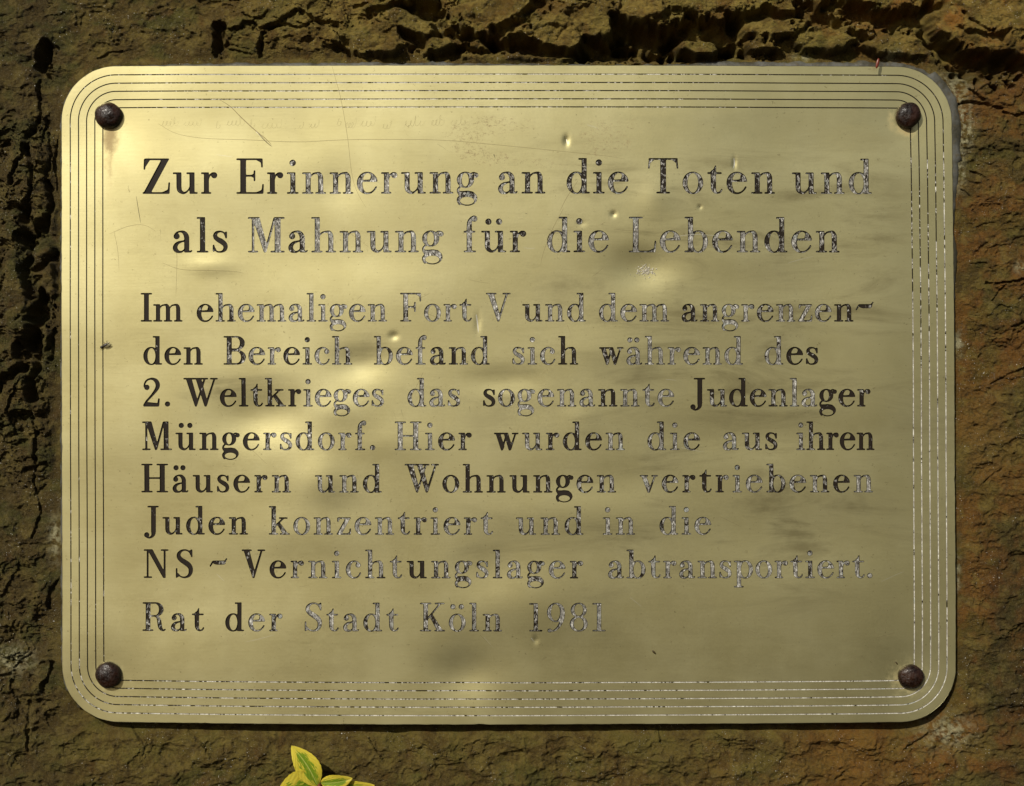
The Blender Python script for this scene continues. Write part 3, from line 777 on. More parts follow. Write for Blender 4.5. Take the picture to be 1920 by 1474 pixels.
# faint, illegible handwriting scratched along the top
rs = random.Random(11)
x = 302.0
while x < 855:
    if rs.random() < .22: x += rs.uniform(10, 20); continue
    pts = []; nl = rs.randint(2, 5); tall = rs.randint(0, nl - 1)
    amp = rs.uniform(.7, 1.25); lean = rs.uniform(-.2, .5); y0 = 239 + rs.uniform(-4, 3); wd = rs.uniform(5, 9)
    for k in range(nl * 10):
        t = k / 10.0; a_ = 9 if int(t) != tall or rs.random() < .0 else 17
        hh_ = a_ * amp * .5 * (1 - math.cos(6.283 * t + .5 + lean)); pts.append((x + t * wd + 2.6 * amp * math.sin(6.283 * t * (1 + .15 * lean)) + lean * hh_ * .4, y0 - hh_ + rs.uniform(-.7, .7)))
    scr('d', pts, rs.choice((.2, .28, .4)), .2); x += nl * wd + rs.uniform(5, 10)
for i in range(34):
    x = rs.uniform(230, 1660); y = rs.uniform(215, 1260); l = rs.uniform(8, 60); a = rs.gauss(0, .35) if rs.random() < .6 else rs.uniform(0, 3.1)
    scr(rs.choice('ddl'), [(x, y), (x + l * .5 * math.cos(a), y + l * .5 * math.sin(a) + rs.uniform(-1, 1)), (x + l * math.cos(a), y + l * math.sin(a))], .45, .35)
for i in range(230):       # small nicks
    x = rs.uniform(125, 1780); y = rs.uniform(132, 1350); a = rs.uniform(0, 3.1); l = rs.uniform(1.0, 3.2)
    scr('k', [(x, y), (x + l * math.cos(a), y + l * math.sin(a))], rs.uniform(.8, 1.6), .8)
for k, m_, nm in (('d', M_SCR_D, "faint_scratches"), ('k', M_SCR_K, "dark_nicks_and_dent_shade"), ('l', M_SCR_L, "bright_scratches_and_glints")):
    V_, F_ = [], []
    for vs, fs in SCR[k]:
        s = len(V_); V_ += vs; F_ += [tuple(s + i for i in f) for f in fs]
    o = link(nm, mesh_from(nm, V_, F_), plate, m_, (0, 0, 0)); tag(o, kind="stuff")
# scuffed patch of bruised metal below the second row
def scuff():
    rs = random.Random(5); V_, F_ = [], []
    for i in range(150):
        a = rs.uniform(0, 6.28); q = abs(rs.gauss(0, .55)); x = 1207 + 20 * q * math.cos(a) + 4; y = 508 + 13 * q * math.sin(a)
        r = rs.uniform(.8, 2.2); n = 5; s = len(V_)
        hh = float(relief(x, y)[0])
        V_.append(P(x, y, hh + rs.uniform(.3, 1.0)))
        for j in range(n):
            b = 6.283 * j / n + rs.random(); V_.append(P(x + r * math.cos(b), y + r * .8 * math.sin(b), hh + rs.uniform(.02, .2)))
        for j in range(n): F_.append((s, s + 1 + (j + 1) % n, s + 1 + j))
    return V_, F_
V_, F_ = scuff()
tag(link("scuffed_patch", mesh_from("scuffed_patch", V_, F_), plate, mat_scratch("bruised_metal", (.40, .37, .29), .55, .5), (0, 0, 0)), kind="stuff")
# ------------------------------------------------------------------ stone wall
def seg_dist(X, Y, pts):
    """distance to a broken line, and how far the point lies on its lower right side (-1..1)"""
    best = np.full(X.shape, 1e9); side = np.zeros(X.shape)
    for (x0, y0), (x1, y1) in zip(pts, pts[1:]):
        t = np.clip(((X - x0) * (x1 - x0) + (Y - y0) * (y1 - y0)) / ((x1 - x0) ** 2 + (y1 - y0) ** 2 + 1e-9), 0, 1)
        ex = X - x0 - t * (x1 - x0); ey = Y - y0 - t * (y1 - y0); d = np.hypot(ex, ey)
        m = d < best
        side = np.where(m, (ex * .6 + ey * .8) / (d + .5), side); best = np.where(m, d, best)
    return best, side
CRACKS = [  # points, half width, depth
 ([(690, 22), (730, 14), (765, 12)], 7, 22), ([(772, 10), (800, 20), (820, 30)], 17, 46), ([(812, 34), (820, 10), (821, -10)], 4, 20),
 ([(757, 60), (778, 74), (805, 76), (824, 62), (855, 72), (880, 64), (915, 80), (960, 84), (1000, 90), (1035, 94), (1074, 101)], 9, 34),
 ([(850, 52), (870, 62), (900, 72)], 9, 26), ([(922, 66), (940, 54), (972, 40), (992, 16), (1010, 0)], 9, 32), ([(960, 74), (1010, 82)], 9, 26),
 ([(812, 110), (824, 99), (858, 90)], 8, 30), ([(858, 90), (880, 96), (904, 101), (930, 95)], 4, 16), ([(1052, 28), (1066, 50), (1080, 75), (1100, 100)], 5, 26),
 ([(1097, 82), (1120, 90), (1165, 96)], 17, 52), ([(1150, 45), (1180, 55), (1215, 66), (1262, 76)], 21, 60), ([(1160, 80), (1200, 96), (1236, 110)], 12, 44),
 ([(1262, 62), (1310, 56), (1350, 66), (1375, 50)], 24, 62), ([(1292, 100), (1340, 104), (1372, 96)], 12, 40), ([(1370, 40), (1430, 26), (1505, 24)], 9, 32),
 ([(1505, 10), (1535, 26), (1562, 40)], 17, 52), ([(1562, 8), (1620, 22), (1680, 36), (1730, 34), (1746, 4)], 14, 46), ([(1560, 60), (1610, 70), (1640, 84)], 6, 24),
 ([(1420, 62), (1460, 72), (1510, 66)], 5, 20), ([(1380, 84), (1420, 92), (1445, 90)], 8, 30), ([(1500, 90), (1560, 80), (1600, 84)], 5, 18), ([(1640, 60), (1690, 52)], 6, 20),
 ([(1738, 62), (1766, 92), (1810, 110), (1862, 114), (1902, 108), (1930, 84)], 17, 56), ([(1776, 118), (1800, 130)], 8, 26), ([(1800, 26), (1830, 52), (1852, 62)], 4, 18), ([(1925, 110), (1905, 124), (1896, 134)], 5, 16),
 ([(1795, 191), (1830, 188), (1858, 195), (1882, 199)], 3.2, 14), ([(1818, 165), (1846, 186)], 3, 12), ([(1884, 208), (1906, 213), (1925, 208)], 2.2, 9), ([(1825, 320), (1845, 325), (1858, 335)], 2.2, 9),
 ([(1804, 352), (1823, 367)], 1.8, 7), ([(1852, 531), (1882, 531), (1925, 521)], 2.4, 10), ([(1862, 562), (1885, 536)], 1.8, 7), ([(1900, 612), (1925, 603)], 2.4, 9), ([(1860, 720), (1895, 700), (1925, 690)], 1.6, 5), ([(1850, 905), (1880, 880)], 1.8, 6),
 ([(68, 172), (74, 210), (60, 246)], 3, 12), ([(50, 276), (62, 330), (52, 370), (40, 398)], 4, 18), ([(84, 340), (92, 380), (84, 410)], 5, 20), ([(38, 500), (48, 530), (64, 556)], 5, 20), ([(52, 740), (60, 780), (67, 812)], 3, 12), ([(67, 858), (60, 900), (72, 960), (58, 1010)], 2.5, 9), ([(108, 240), (100, 300), (106, 360)], 3, 12),
 ([(80, 82), (74, 104), (68, 126)], 8, 34), ([(69, 128), (70, 172)], 2.6, 12), ([(57, 248), (49, 278)], 5, 20), ([(31, 298), (20, 325), (17, 346)], 4, 18), ([(0, 270), (12, 268)], 3, 10), ([(86, 250), (94, 290), (84, 340)], 3, 12),
 ([(38, 398), (46, 430), (42, 452)], 14, 44), ([(60, 432), (86, 408)], 8, 30), ([(56, 440), (53, 480), (38, 502)], 5, 20), ([(45, 508), (75, 500), (108, 476)], 6, 20), ([(50, 520), (58, 552)], 3, 14),
 ([(73, 556), (64, 600), (52, 645)], 17, 52), ([(92, 570), (102, 592)], 5, 16), ([(97, 618), (92, 672)], 4, 14), ([(72, 650), (62, 700), (54, 742)], 9, 34), ([(-4, 720), (14, 704), (36, 684)], 9, 28), ([(30, 640), (40, 690)], 8, 26),
 ([(67, 812), (67, 858)], 3, 14), ([(48, 882), (84, 866)], 4, 14), ([(60, 930), (80, 910)], 2, 6), ([(112, 1080), (92, 1112), (88, 1142)], 4, 14), ([(94, 1244), (74, 1300)], 4, 12), ([(46, 1318), (44, 1410)], 4, 10),
 ([(407, 48), (409, 66), (402, 88)], 8, 32), ([(418, 52), (450, 53), (460, 44), (474, 42), (486, 54), (500, 52), (526, 38), (558, 20)], 3.6, 16), ([(500, 52), (530, 44), (562, 52), (572, 50), (582, 38)], 3, 12), ([(566, 20), (580, 35), (610, 38), (628, 45)], 4.6, 20),
 ([(462, 28), (472, 36), (490, 34), (500, 20)], 3, 9), ([(494, 62), (490, 80), (484, 102)], 4, 18), ([(630, 86), (655, 99), (684, 96)], 5, 20), ([(395, 96), (410, 88), (440, 90), (470, 100)], 2, 8), ([(600, 72), (630, 80)], 2, 8), ([(664, 12), (690, 4)], 3, 10), ([(180, 108), (200, 92), (226, 94)], 2.5, 7),
 ([(1236, 1366), (1240, 1392)], 2.2, 9), ([(1345, 1380), (1366, 1392), (1372, 1404)], 2, 6), ([(235, 1356), (262, 1392)], 4, 10), ([(350, 1372), (395, 1420)], 3, 8), ([(690, 1388), (720, 1430)], 2, 6), ([(1570, 1464), (1586, 1452)], 2.4, 6), ([(1700, 1410), (1745, 1380)], 3, 7)]
BULGES = [(950, 30, 70, 24, 10), (1085, 60, 40, 34, 14), (760, 40, 60, 16, 10), (1180, 22, 60, 18, 12), (720, 70, 50, 18, 6), (840, 82, 40, 12, 8), (890, 86, 20, 10, 8), (1650, 70, 60, 16, 8),
          (1420, 50, 60, 14, 12), (1300, 88, 36, 12, 12), (1800, 60, 60, 24, 14), (1850, 20, 60, 40, 18), (1860, 180, 60, 40, 8), (1500, 60, 50, 14, 8), (60, 350, 30, 40, 8), (30, 560, 26, 50, 8), (100, 520, 14, 30, 6), (20, 100, 60, 80, 6), (480, 20, 90, 20, 6), (600, 60, 60, 16, 6), (1880, 700, 60, 120, 8), (1860, 1050, 50, 140, 6)]

CHUNKS = [  # outlines of single broken blocks in the upper band, height, lean x, lean y
 ([(1256, 90), (1274, 76), (1298, 70), (1340, 76), (1356, 98), (1332, 109), (1292, 107)], 4, .10, .25), ([(988, 66), (1030, 30), (1062, 18), (1098, 84), (1066, 100), (1004, 80)], 12, .2, -.12),
 ([(722, 26), (768, 16), (802, 42), (792, 58), (760, 63), (734, 48)], 8, -.2, .2), ([(1056, 26), (1108, 6), (1152, 36), (1150, 74), (1092, 72)], 14, .25, .1), ([(796, 70), (838, 66), (860, 88), (828, 98), (800, 92)], 4, .15, .2),
 ([(878, 78), (896, 70), (924, 92), (900, 99)], 2, -.2, .3), ([(818, 28), (852, 40), (866, 34), (860, 50), (844, 54), (822, 40)], 8, .1, -.2), ([(860, 10), (930, -10), (1000, -10), (985, 20), (930, 52), (880, 48)], 12, -.1, -.15),
 ([(1738, 24), (1760, 18), (1790, 52), (1850, 66), (1892, 60), (1880, 82), (1846, 94), (1790, 84), (1752, 66)], 12, -.2, .22), ([(1488, 62), (1540, 44), (1606, 72), (1578, 98), (1500, 97)], 8, .15, .1), ([(1606, 86), (1650, 62), (1712, 66), (1760, 98), (1720, 108), (1640, 104)], 7, -.12, .15),
 ([(1766, -20), (1940, -20), (1940, 72), (1886, 56), (1836, 44), (1800, 18)], 18, .1, .1), ([(1896, 76), (1930, 70), (1930, 124), (1892, 98)], 14, .1, .2), ([(1384, 46), (1440, 30), (1490, 46), (1460, 72), (1396, 70)], 8, .1, .25), ([(1396, 76), (1452, 78), (1476, 98), (1400, 100)], 4, .1, .1),
 ([(1230, -20), (1300, -20), (1400, -10), (1380, 22), (1320, 30), (1250, 20)], 12, -.1, .1), ([(1160, -20), (1230, -20), (1250, 26), (1200, 44), (1156, 34)], 14, .2, .15), ([(862, 100), (950, 96), (1080, 104), (1080, 118), (862, 118)], -4, 0, .1), ([(650, 60), (700, 52), (756, 84), (740, 104), (660, 104)], 3, .1, .12),
 ([(1560, -20), (1700, -20), (1720, 16), (1640, 14), (1580, 0)], 8, .1, .1),
 ([(60, 458), (84, 446), (110, 462), (96, 474), (70, 488), (56, 480)], -2, .2, .1), ([(78, 498), (106, 486), (108, 552), (92, 560), (74, 540)], -3, .25, .05), ([(4, 470), (34, 460), (36, 500), (50, 560), (40, 610), (8, 600)], 2, .2, .05), ([(78, 600), (92, 600), (90, 668), (78, 690), (72, 650)], -3, .2, 0), ([(88, 420), (108, 372), (112, 440), (92, 440)], -3, .2, 0)]
def axis(lo, hi, f0, f1, fine, coarse):
    a = list(np.arange(f0, f1, fine)); s = fine; v = f0
    pre = []
    while v > lo: s = min(s * 1.08, coarse); v -= s; pre.append(v)
    s = fine; v = a[-1]; post = []
    while v < hi: s = min(s * 1.08, coarse); v += s; post.append(v)
    return np.array(pre[::-1] + a + post)
def build_wall():
    ax = axis(-900, 2820, -24, 1944, 2.0, 14); ay = axis(-800, 2300, -24, 1498, 2.0, 14)
    X, Y = np.meshgrid(ax, ay)
    # domain warp
    wx = X + 8 * fbm(X / 38, Y / 38, 3, 11) + 1.6 * gnoise(X / 9, Y / 9, 15); wy = Y + 8 * fbm(X / 38 + 50, Y / 38, 3, 21) + 1.6 * gnoise(X / 9, Y / 9, 25)
    # distance outside the plaque edge
    dx = np.maximum(np.maximum(115 - X, X - 1791), 0); dy = np.maximum(np.maximum(124 - Y, Y - 1356), 0)
    cxr = np.clip(X, 115 + 100, 1791 - 100); cyr = np.clip(Y, 124 + 100, 1356 - 100)
    d = np.hypot(X - cxr, Y - cyr) - 100
    far = sstep(2, 46, d)
    top = sstep(150, 60, Y); strong = top * sstep(640, 720, wx) + .45 * top * sstep(330, 420, wx) * (1 - sstep(640, 720, wx))
    left = sstep(128, 100, X) * sstep(170, 260, Y) * (1 - sstep(760, 960, Y)) * sstep(-80, 10, X)
    lleft = sstep(130, 100, X) * sstep(1000, 1080, Y) * (1 - sstep(1330, 1420, Y))
    right = sstep(1770, 1800, X) * sstep(150, 190, Y)
    bottom = sstep(1350, 1380, Y)
    rough = .30 + .75 * strong + .6 * left + .30 * lleft + .05 * right
    # broken stone at several sizes; strata lean differently at the top and at the sides
    ux = (wx * .97 + wy * .22); uy = (-wx * .22 + wy * .97)
    ctop, etop = chips(ux / 120, uy / 44, 5, .9, .75)
    cl, el = chips(wx / 40 + wy / 100, wy / 100, 9, .9, .7)
    side = np.clip(sstep(140, 100, X) + sstep(1760, 1800, X) * .7, 0, 1)
    step = ctop * (1 - side) + cl * side
    px_ = X + 5 * gnoise(X / 34, Y / 34, 77) + 1.2 * gnoise(X / 8, Y / 8, 79); py_ = Y + 5 * gnoise(X / 34 + 9, Y / 34, 78) + 1.2 * gnoise(X / 8, Y / 8, 80)
    s1 = scoops(px_ / 88 + py_ / 300, py_ / 56 - px_ / 260, 301, 1.2, .8, .5, -1)
    s2 = scoops(px_ / 36 - py_ / 90, py_ / 24 + px_ / 110, 311, 1.2, .9, .45, 1)
    s3 = scoops(px_ / 15 + py_ / 30, py_ / 10 - px_ / 40, 321, 1.1, .9, .4, 1)
    s4 = scoops(px_ / 6.5, py_ / 4.6 + px_ / 16, 331, 1.0, .9, .4, -1)
    q2 = .44 + rough * 1.0 - strong * .50 - .12 * sstep(1770, 1800, X) + .25 * sstep(.15, .5, fbm(X / 90, Y / 90, 2, 401))
    lump = scoops(px_ / 135 + py_ / 400, py_ / 62 - px_ / 420, 351, 1.5, 1.1, .6, -1)
    H = -15 + 6 * fbm(X / 300, Y / 300, 3, 41) * far
    M = 13 * (s1 + .3) + 10 * (s2 - .3) + 4.6 * (s3 - .3)
    H = H + far * (rough * 9 * step * sstep(.35, .6, rough) * (1 - .6 * strong) + strong * 12 * (lump + .35) + left * 16 * (lump + .35) + q2 * M)
    # layered fracture: the stone breaks in thin sheets
    B = H + 5 * fbm(X / 55 + Y / 130, Y / 40, 3, 361, .6)
    dl = 6.5; f_ = B / dl; fl_ = np.floor(f_); fr = f_ - fl_
    lay = (fl_ + sstep(.30, .52, fr)) * dl
    H = H + (lay - B) * np.clip(.18 + .75 * rough - .25 * strong, 0, .85) * far
    H = H + far * q2 * (1.5 * s4) + (.5 + rough * .4) * (.9 * fbm(X / 22, Y / 22, 4, 51, .6)) + (.62 + .2 * rough) * 1.15 * fbm(X / 6.5, Y / 5.5, 3, 71, .75)
    H += 16 * strong * far + 5 * left * far
    # fine fissures
    fis = np.abs(gnoise(wx / 30 + .3 * gnoise(X / 11, Y / 11, 5), wy / 16, 91)); fm = sstep(.25, .6, gnoise(X / 60, Y / 60, 92))
    H -= 4.5 * np.exp(-(fis / .035) ** 2) * fm * far * (.5 + rough)
    fade = sstep(-6, 5, d)
    for (x, y, sx, sy, a) in BULGES: H += a * np.exp(-.5 * (((wx - x) / sx) ** 2 + ((wy - y) / sy) ** 2)) * far
    for pts, w, dep in CRACKS:
        xs = [p[0] for p in pts]; ys = [p[1] for p in pts]
        j0, j1 = np.searchsorted(ax, [min(xs) - w * 3 - 26, max(xs) + w * 5 + 26]); i0, i1 = np.searchsorted(ay, [min(ys) - w * 3 - 26, max(ys) + w * 5 + 26])
        q = (slice(i0, i1), slice(j0, j1))
        jit = .45 + 1.1 * np.abs(gnoise(X[q] / 19, Y[q] / 19, 7)) + .35 * gnoise(X[q] / 7, Y[q] / 7, 6)
        dep = dep * 1.0
        rw = w * jit
        if dep > 28 and pts[0][1] < 140: rw = rw * 1.25
        dd, sd = seg_dist(X[q] + 7 * gnoise(X[q] / 26, Y[q] / 26, 3) * min(1, w / 6) + 1.3 * gnoise(X[q] / 8, Y[q] / 8, 4) * min(1, w / 5), Y[q] + 7 * gnoise(X[q] / 26, Y[q] / 26, 8) * min(1, w / 6) + 1.3 * gnoise(X[q] / 8, Y[q] / 8, 9) * min(1, w / 5), pts)
        H[q] -= dep * (1.35 if dep > 25 else 1.0) * (.8 + .4 * gnoise(X[q] / 24, Y[q] / 24, 12)) * (1 - sstep(rw * .6, rw * (1.15 + 2.0 * np.clip(sd, 0, 1)), dd)) * fade[q]
        H[q] += min(dep, 30) * .22 * np.exp(-(dd / (w * 1.6 + 6)) ** 2) * np.clip(-sd, 0, 1) * far[q]
    for k, (pts, lev, tx, ty) in enumerate(CHUNKS):
        xs = [p[0] for p in pts]; ys = [p[1] for p in pts]
        j0, j1 = np.searchsorted(ax, [min(xs) - 14, max(xs) + 14]); i0, i1 = np.searchsorted(ay, [min(ys) - 14, max(ys) + 14])
        q = (slice(i0, i1), slice(j0, j1))
        xx = X[q] + 5 * gnoise(X[q] / 13, Y[q] / 13, 500 + k) + 1.5 * gnoise(X[q] / 4, Y[q] / 4, 530 + k); yy = Y[q] + 5 * gnoise(X[q] / 13, Y[q] / 13, 560 + k) + 1.5 * gnoise(X[q] / 4, Y[q] / 4, 590 + k)
        ins = np.zeros(xx.shape, bool); n = len(pts)
        for i in range(n):
            x1, y1 = pts[i]; x2, y2 = pts[(i + 1) % n]
            if y1 != y2: ins ^= ((y1 > yy) != (y2 > yy)) & (xx < (x2 - x1) * (yy - y1) / (y2 - y1) + x1)
        dd, _ = seg_dist(xx, yy, pts + [pts[0]])
        dd = np.where(ins, dd, -dd)
        cx = sum(xs) / n; cy = sum(ys) / n
        hc = lev + 8 + tx * (X[q] - cx) + ty * (Y[q] - cy) - 5 + .55 * M[q] + 7 * (scoops(xx / 30 + yy / 60, yy / 18, 620 + k, 1.2, 1.0, .5, -1) + .3) + 1.2 * fbm(X[q] / 7, Y[q] / 6, 3, 640 + k, .7)
        t = sstep(-3, 7, dd)
        H[q] = H[q] * (1 - t) + hc * t
    H = np.minimum(H, -9.5 + 40 * sstep(0, 40, d)) 
    # keep the strip just outside the sheet low; at the foot it lies a little deeper
    low = -10.5 - sstep(1290, 1350, Y) * (20 + 9 * gnoise(X / 55, Y / 300, 19) + 3 * sstep(1200, 1700, X)) - 4 * sstep(1760, 1790, X) * sstep(420, 700, Y)
    band = 1 - sstep(5, 20 + 14 * sstep(1340, 1360, Y) + 6 * gnoise(X / 40, Y / 40, 13), d)
    H = H * (1 - band * .8) + band * .8 * (low + 1.6 * fbm(X / 18, Y / 18, 3, 14))
    # weathering rounds only the steepest broken edges
    def box(A):
        for ax_i in (0, 1):
            A = (np.roll(A, 1, ax_i) + A + np.roll(A, -1, ax_i)) / 3
        return A
    Hb = box(box(H)); gyy, gxx = np.gradient(Hb)
    st = sstep(2.2, 5.5, np.hypot(gxx, gyy))
    H = H * (1 - st) + Hb * st
    deep = sstep(-26, -40, H); H = H * (1 - deep) + box(box(Hb)) * deep
    # colours
    def mixc(a, b, t): return a + (np.array(b) - a) * t[..., None]
    n1 = fbm(X / 120, Y / 120, 4, 201); n2 = fbm(X / 42, Y / 42, 4, 211, .6); n3 = fbm(X / 13, Y / 13, 4, 221, .65); n4 = fbm(X / 70 + 31, Y / 55, 4, 231, .6)
    col = np.zeros(X.shape + (3,)) + np.array((.125, .098, .042))
    col = mixc(col, (.200, .175, .105), sstep(-.05, .45, n2))                       # pale olive grey
    rusty = np.clip(sstep(1500, 1850, X) * .75 + .25 * sstep(1350, 1400, Y) * sstep(900, 1500, X) + .2 * strong, 0, 1)
    col = mixc(col, (.255, .122, .034), np.clip(rusty * sstep(-.45, .25, n1 + .3 * n2), 0, 1) * .9)
    col = mixc(col, (.085, .115, .030), sstep(-.05, .5, n4) * .6 * (1 - .4 * rusty))                    # moss tint
    col = mixc(col, (.170, .075, .025), sstep(.40, .9, fbm(X / 30 + 9, Y / 45, 3, 241)) * (.25 + .4 * rusty))
    col = mixc(col, (.060, .046, .024), sstep(.1, .8, n3) * .35)
    col = mixc(col, (.27, .245, .17), sstep(.15, .6, fbm(X / 26 + 5, Y / 26, 4, 251)) * .5)
    col = mixc(col, (.245, .215, .15), top * sstep(300, 600, X) * .6 * sstep(-.4, .3, n4 + n2))  # paler grey tan along the top, sunlit stone put into the colour
    foot = sstep(1350, 1375, Y) * (1 - sstep(1410, 1480, Y + 30 * n2))
    col = mixc(col, (.25, .225, .14), foot * sstep(-.35, .3, n4) * .5)
    col = mixc(col, (.30, .15, .045), sstep(1340, 1370, Y) * np.exp(-((X - 1600) / 90) ** 2) * .55)
    col = mixc(col, (.24, .19, .12), np.exp(-.5 * (((X - 1850) / 50) ** 2 + ((Y - 830) / 60) ** 2)) * .6)
    dark = -.06 - .55 * top * sstep(300, 700, X) + sstep(160, 90, X) * .30 + sstep(1830, 1880, X) * sstep(900, 1100, Y) * .35  # top band lightened to paint in lit facets; left and lower right darker
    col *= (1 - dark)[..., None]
    # whitish mineral crust beside the plaque's right edge
    cr = np.zeros(X.shape)
    for (x, y, sx, sy) in ((1808, 215, 14, 26), (1812, 255, 10, 16), (1800, 315, 9, 28), (1780, 160, 26, 14), (1505, 106, 12, 5), (1672, 104, 12, 6), (1800, 645, 7, 14), (1797, 1080, 5, 26), (20, 1240, 26, 16), (100, 1010, 9, 26), (1780, 1375, 30, 20), (1914, 500, 6, 7)):
        cr += np.exp(-.5 * (((X - x) / sx) ** 2 + ((Y - y) / sy) ** 2))
    col = mixc(col, (.70, .80, 1.6), np.clip(cr, 0, 1) * sstep(-.45, .4, n3 + .5 * gnoise(X / 4, Y / 4, 9)) * .8)
    hide = (d < -22)
    nyv, nxv = X.shape
    vid = np.arange(nyv * nxv).reshape(nyv, nxv)
    fk = ~(hide[:-1, :-1] & hide[1:, :-1] & hide[:-1, 1:] & hide[1:, 1:])
    F0 = vid[:-1, :-1][fk]; F1 = vid[1:, :-1][fk]; F2 = vid[1:, 1:][fk]; F3 = vid[:-1, 1:][fk]
    used = np.zeros(nyv * nxv, bool)
    for f in (F0, F1, F2, F3): used[f] = True
    remap = np.cumsum(used) - 1
    V = np.stack([(X - 960) * S, -H * S, (737 - Y) * S], -1).reshape(-1, 3)[used]
    Fq = np.stack([remap[F0], remap[F1], remap[F2], remap[F3]], 1)
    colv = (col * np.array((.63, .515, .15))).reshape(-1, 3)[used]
    # flat bed behind the sheet, a few big faces
    nb = len(V); bx = np.linspace(80 + 60, 1830 - 60, 9); byy = np.linspace(100 + 50, 1380 - 50, 7)
    BX, BY = np.meshgrid(bx, byy)
    V = np.vstack([V, np.stack([(BX - 960) * S, np.full(BX.shape, 17 * S), (737 - BY) * S], -1).reshape(-1, 3)])
    colv = np.vstack([colv, np.tile((.05, .04, .02), (BX.size, 1))])
    g = nb + np.arange(BX.size).reshape(BX.shape)
    Fq = np.vstack([Fq, np.stack([g[:-1, :-1].ravel(), g[1:, :-1].ravel(), g[1:, 1:].ravel(), g[:-1, 1:].ravel()], 1)])
    me = bpy.data.meshes.new("stone_wall")
    me.vertices.add(len(V)); me.vertices.foreach_set("co", V.astype(np.float32).ravel())
    me.loops.add(Fq.size); me.loops.foreach_set("vertex_index", Fq.astype(np.int32).ravel())
    me.polygons.add(len(Fq)); me.polygons.foreach_set("loop_start", np.arange(0, Fq.size, 4, dtype=np.int32))
    me.polygons.foreach_set("use_smooth", np.zeros(len(Fq), bool))
    me.update(calc_edges=True)
    ca = me.color_attributes.new("stone_colour", 'FLOAT_COLOR', 'POINT')
    ca.data.foreach_set("color", np.hstack([colv, np.ones((len(colv), 1))]).astype(np.float32).ravel())
    return me
def mat_stone():
    n = NT("quarry_stone"); pos = n.pos()
    c = n.attr("stone_colour", "Color")
    g1 = n.noise(pos, 520, 6, .7); g2 = n.noise(pos, 1800, 4, .7); g3 = n.noise(n.scaled(1, 1, .45, .25), 260, 6, .65)
    c = n.mix(n.ramp(g1, .34, .50, .45, 0), c, (.018, .011, .003))
    c = n.mix(n.ramp(g3, .52, .75, 0, .4), c, (.12, .09, .035))
    c = n.mix(n.ramp(g2, .52, .66, 0, .55), c, (.19, .16, .085))
    glint_specks = n.math('MULTIPLY', n.ramp(n.noise(pos, 1300, 2, .5), .70, .73), n.ramp(n.noise(pos, 45, 3, .6), .48, .60))  # sparse white specks in the colour stand in for sparkling glints
    c = n.mix(glint_specks, c, (.85, .83, .75))
    n.set("Base Color", c)
    n.set("Roughness", n.ramp(n.noise(pos, 800, 4, .75), .58, .66, .75, .16)); n.set("Specular IOR Level", .3)
    hh = n.math('ADD', n.math('MULTIPLY', g1, .9), n.math('ADD', n.math('MULTIPLY', g2, .8), n.math('MULTIPLY', g3, .5)))
    n.set("Normal", n.bump(hh, .0016, 1.0))
    return n.m
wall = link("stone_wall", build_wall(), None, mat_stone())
tag(wall, "rough brown and olive quarry stone wall behind the brass plaque", "wall", kind="structure")

# ------------------------------------------------------------------ grey sealant squeezed out round the sheet
def build_sealant():
    a = ring(6, 7); n = len(a)
    nx_ = np.roll(a, -1, 0) - np.roll(a, 1, 0); q = np.stack([nx_[:, 1], -nx_[:, 0]], 1); q /= np.linalg.norm(q, axis=1)[:, None]
    x, y = a[:, 0], a[:, 1]
    w = 5.0 + 2.5 * gnoise(x / 40, y / 40, 5)
    w += 8 * sstep(1280, 1330, x) * (y < 300) * (1 - .1) * (.8 + .5 * gnoise(x / 26, y / 26, 6))
    w += 8 * (x > 1600) * (1 - sstep(330, 420, y)) * (y > 150)
    w += 6 * (x > 1600) * sstep(430, 480, y) * (1 - sstep(500, 540, y))
    w += 4 * (y < 200) * sstep(200, 420, x) * (1 - sstep(900, 1100, x))
    w -= 8 * sstep(1280, 1340, y) + 3 * (x > 1600) * sstep(560, 640, y)
    w = np.maximum(w, 1.0)
    w = w + 2.2 * gnoise(x / 11, y / 11, 17) + 1.0 * gnoise(x / 4, y / 4, 19)
    prof = [(-14, -9.5), (0.2, -7.6), (.35, -7.4), (.7, -8.6), (.92, -11.5), (1.0, -16)]
    vs = []; fs = []
    for k, (t, z) in enumerate(prof):
        off = (t if t < 0 else 6 * .0 + t * (w + 6))
        L = a + q * (off[:, None] if isinstance(off, np.ndarray) else off)
        jit = .9 * gnoise(L[:, 0] / 15, L[:, 1] / 15, 23 + k)
        vs += [P(p[0], p[1], z + j) for p, j in zip(L, jit)]
    for k in range(len(prof) - 1):
        for i in range(n):
            j = (i + 1) % n
            fs.append((k * n + i, (k + 1) * n + i, (k + 1) * n + j, k * n + j))
    return mesh_from("sealant", vs, fs, True)
def mat_sealant():
    n = NT("grey_sealant"); pos = n.pos()
    c = n.mix(n.ramp(n.noise(pos, 90, 5, .6), .38, .62), (.045, .042, .028), (.105, .105, .092))
    c = n.mix(n.ramp(n.noise(pos, 420, 5, .7), .5, .66, 0, .65), c, (.10, .08, .04))
    n.set("Base Color", c); n.set("Roughness", .5); n.set("Specular IOR Level", .35)
    n.set("Normal", n.bump(n.noise(pos, 500, 4, .6), .0006, .6)); return n.m
tag(link("sealant", build_sealant(), None, mat_sealant()), "grey sealant smeared along the plaque's edge between brass and stone", "sealant")

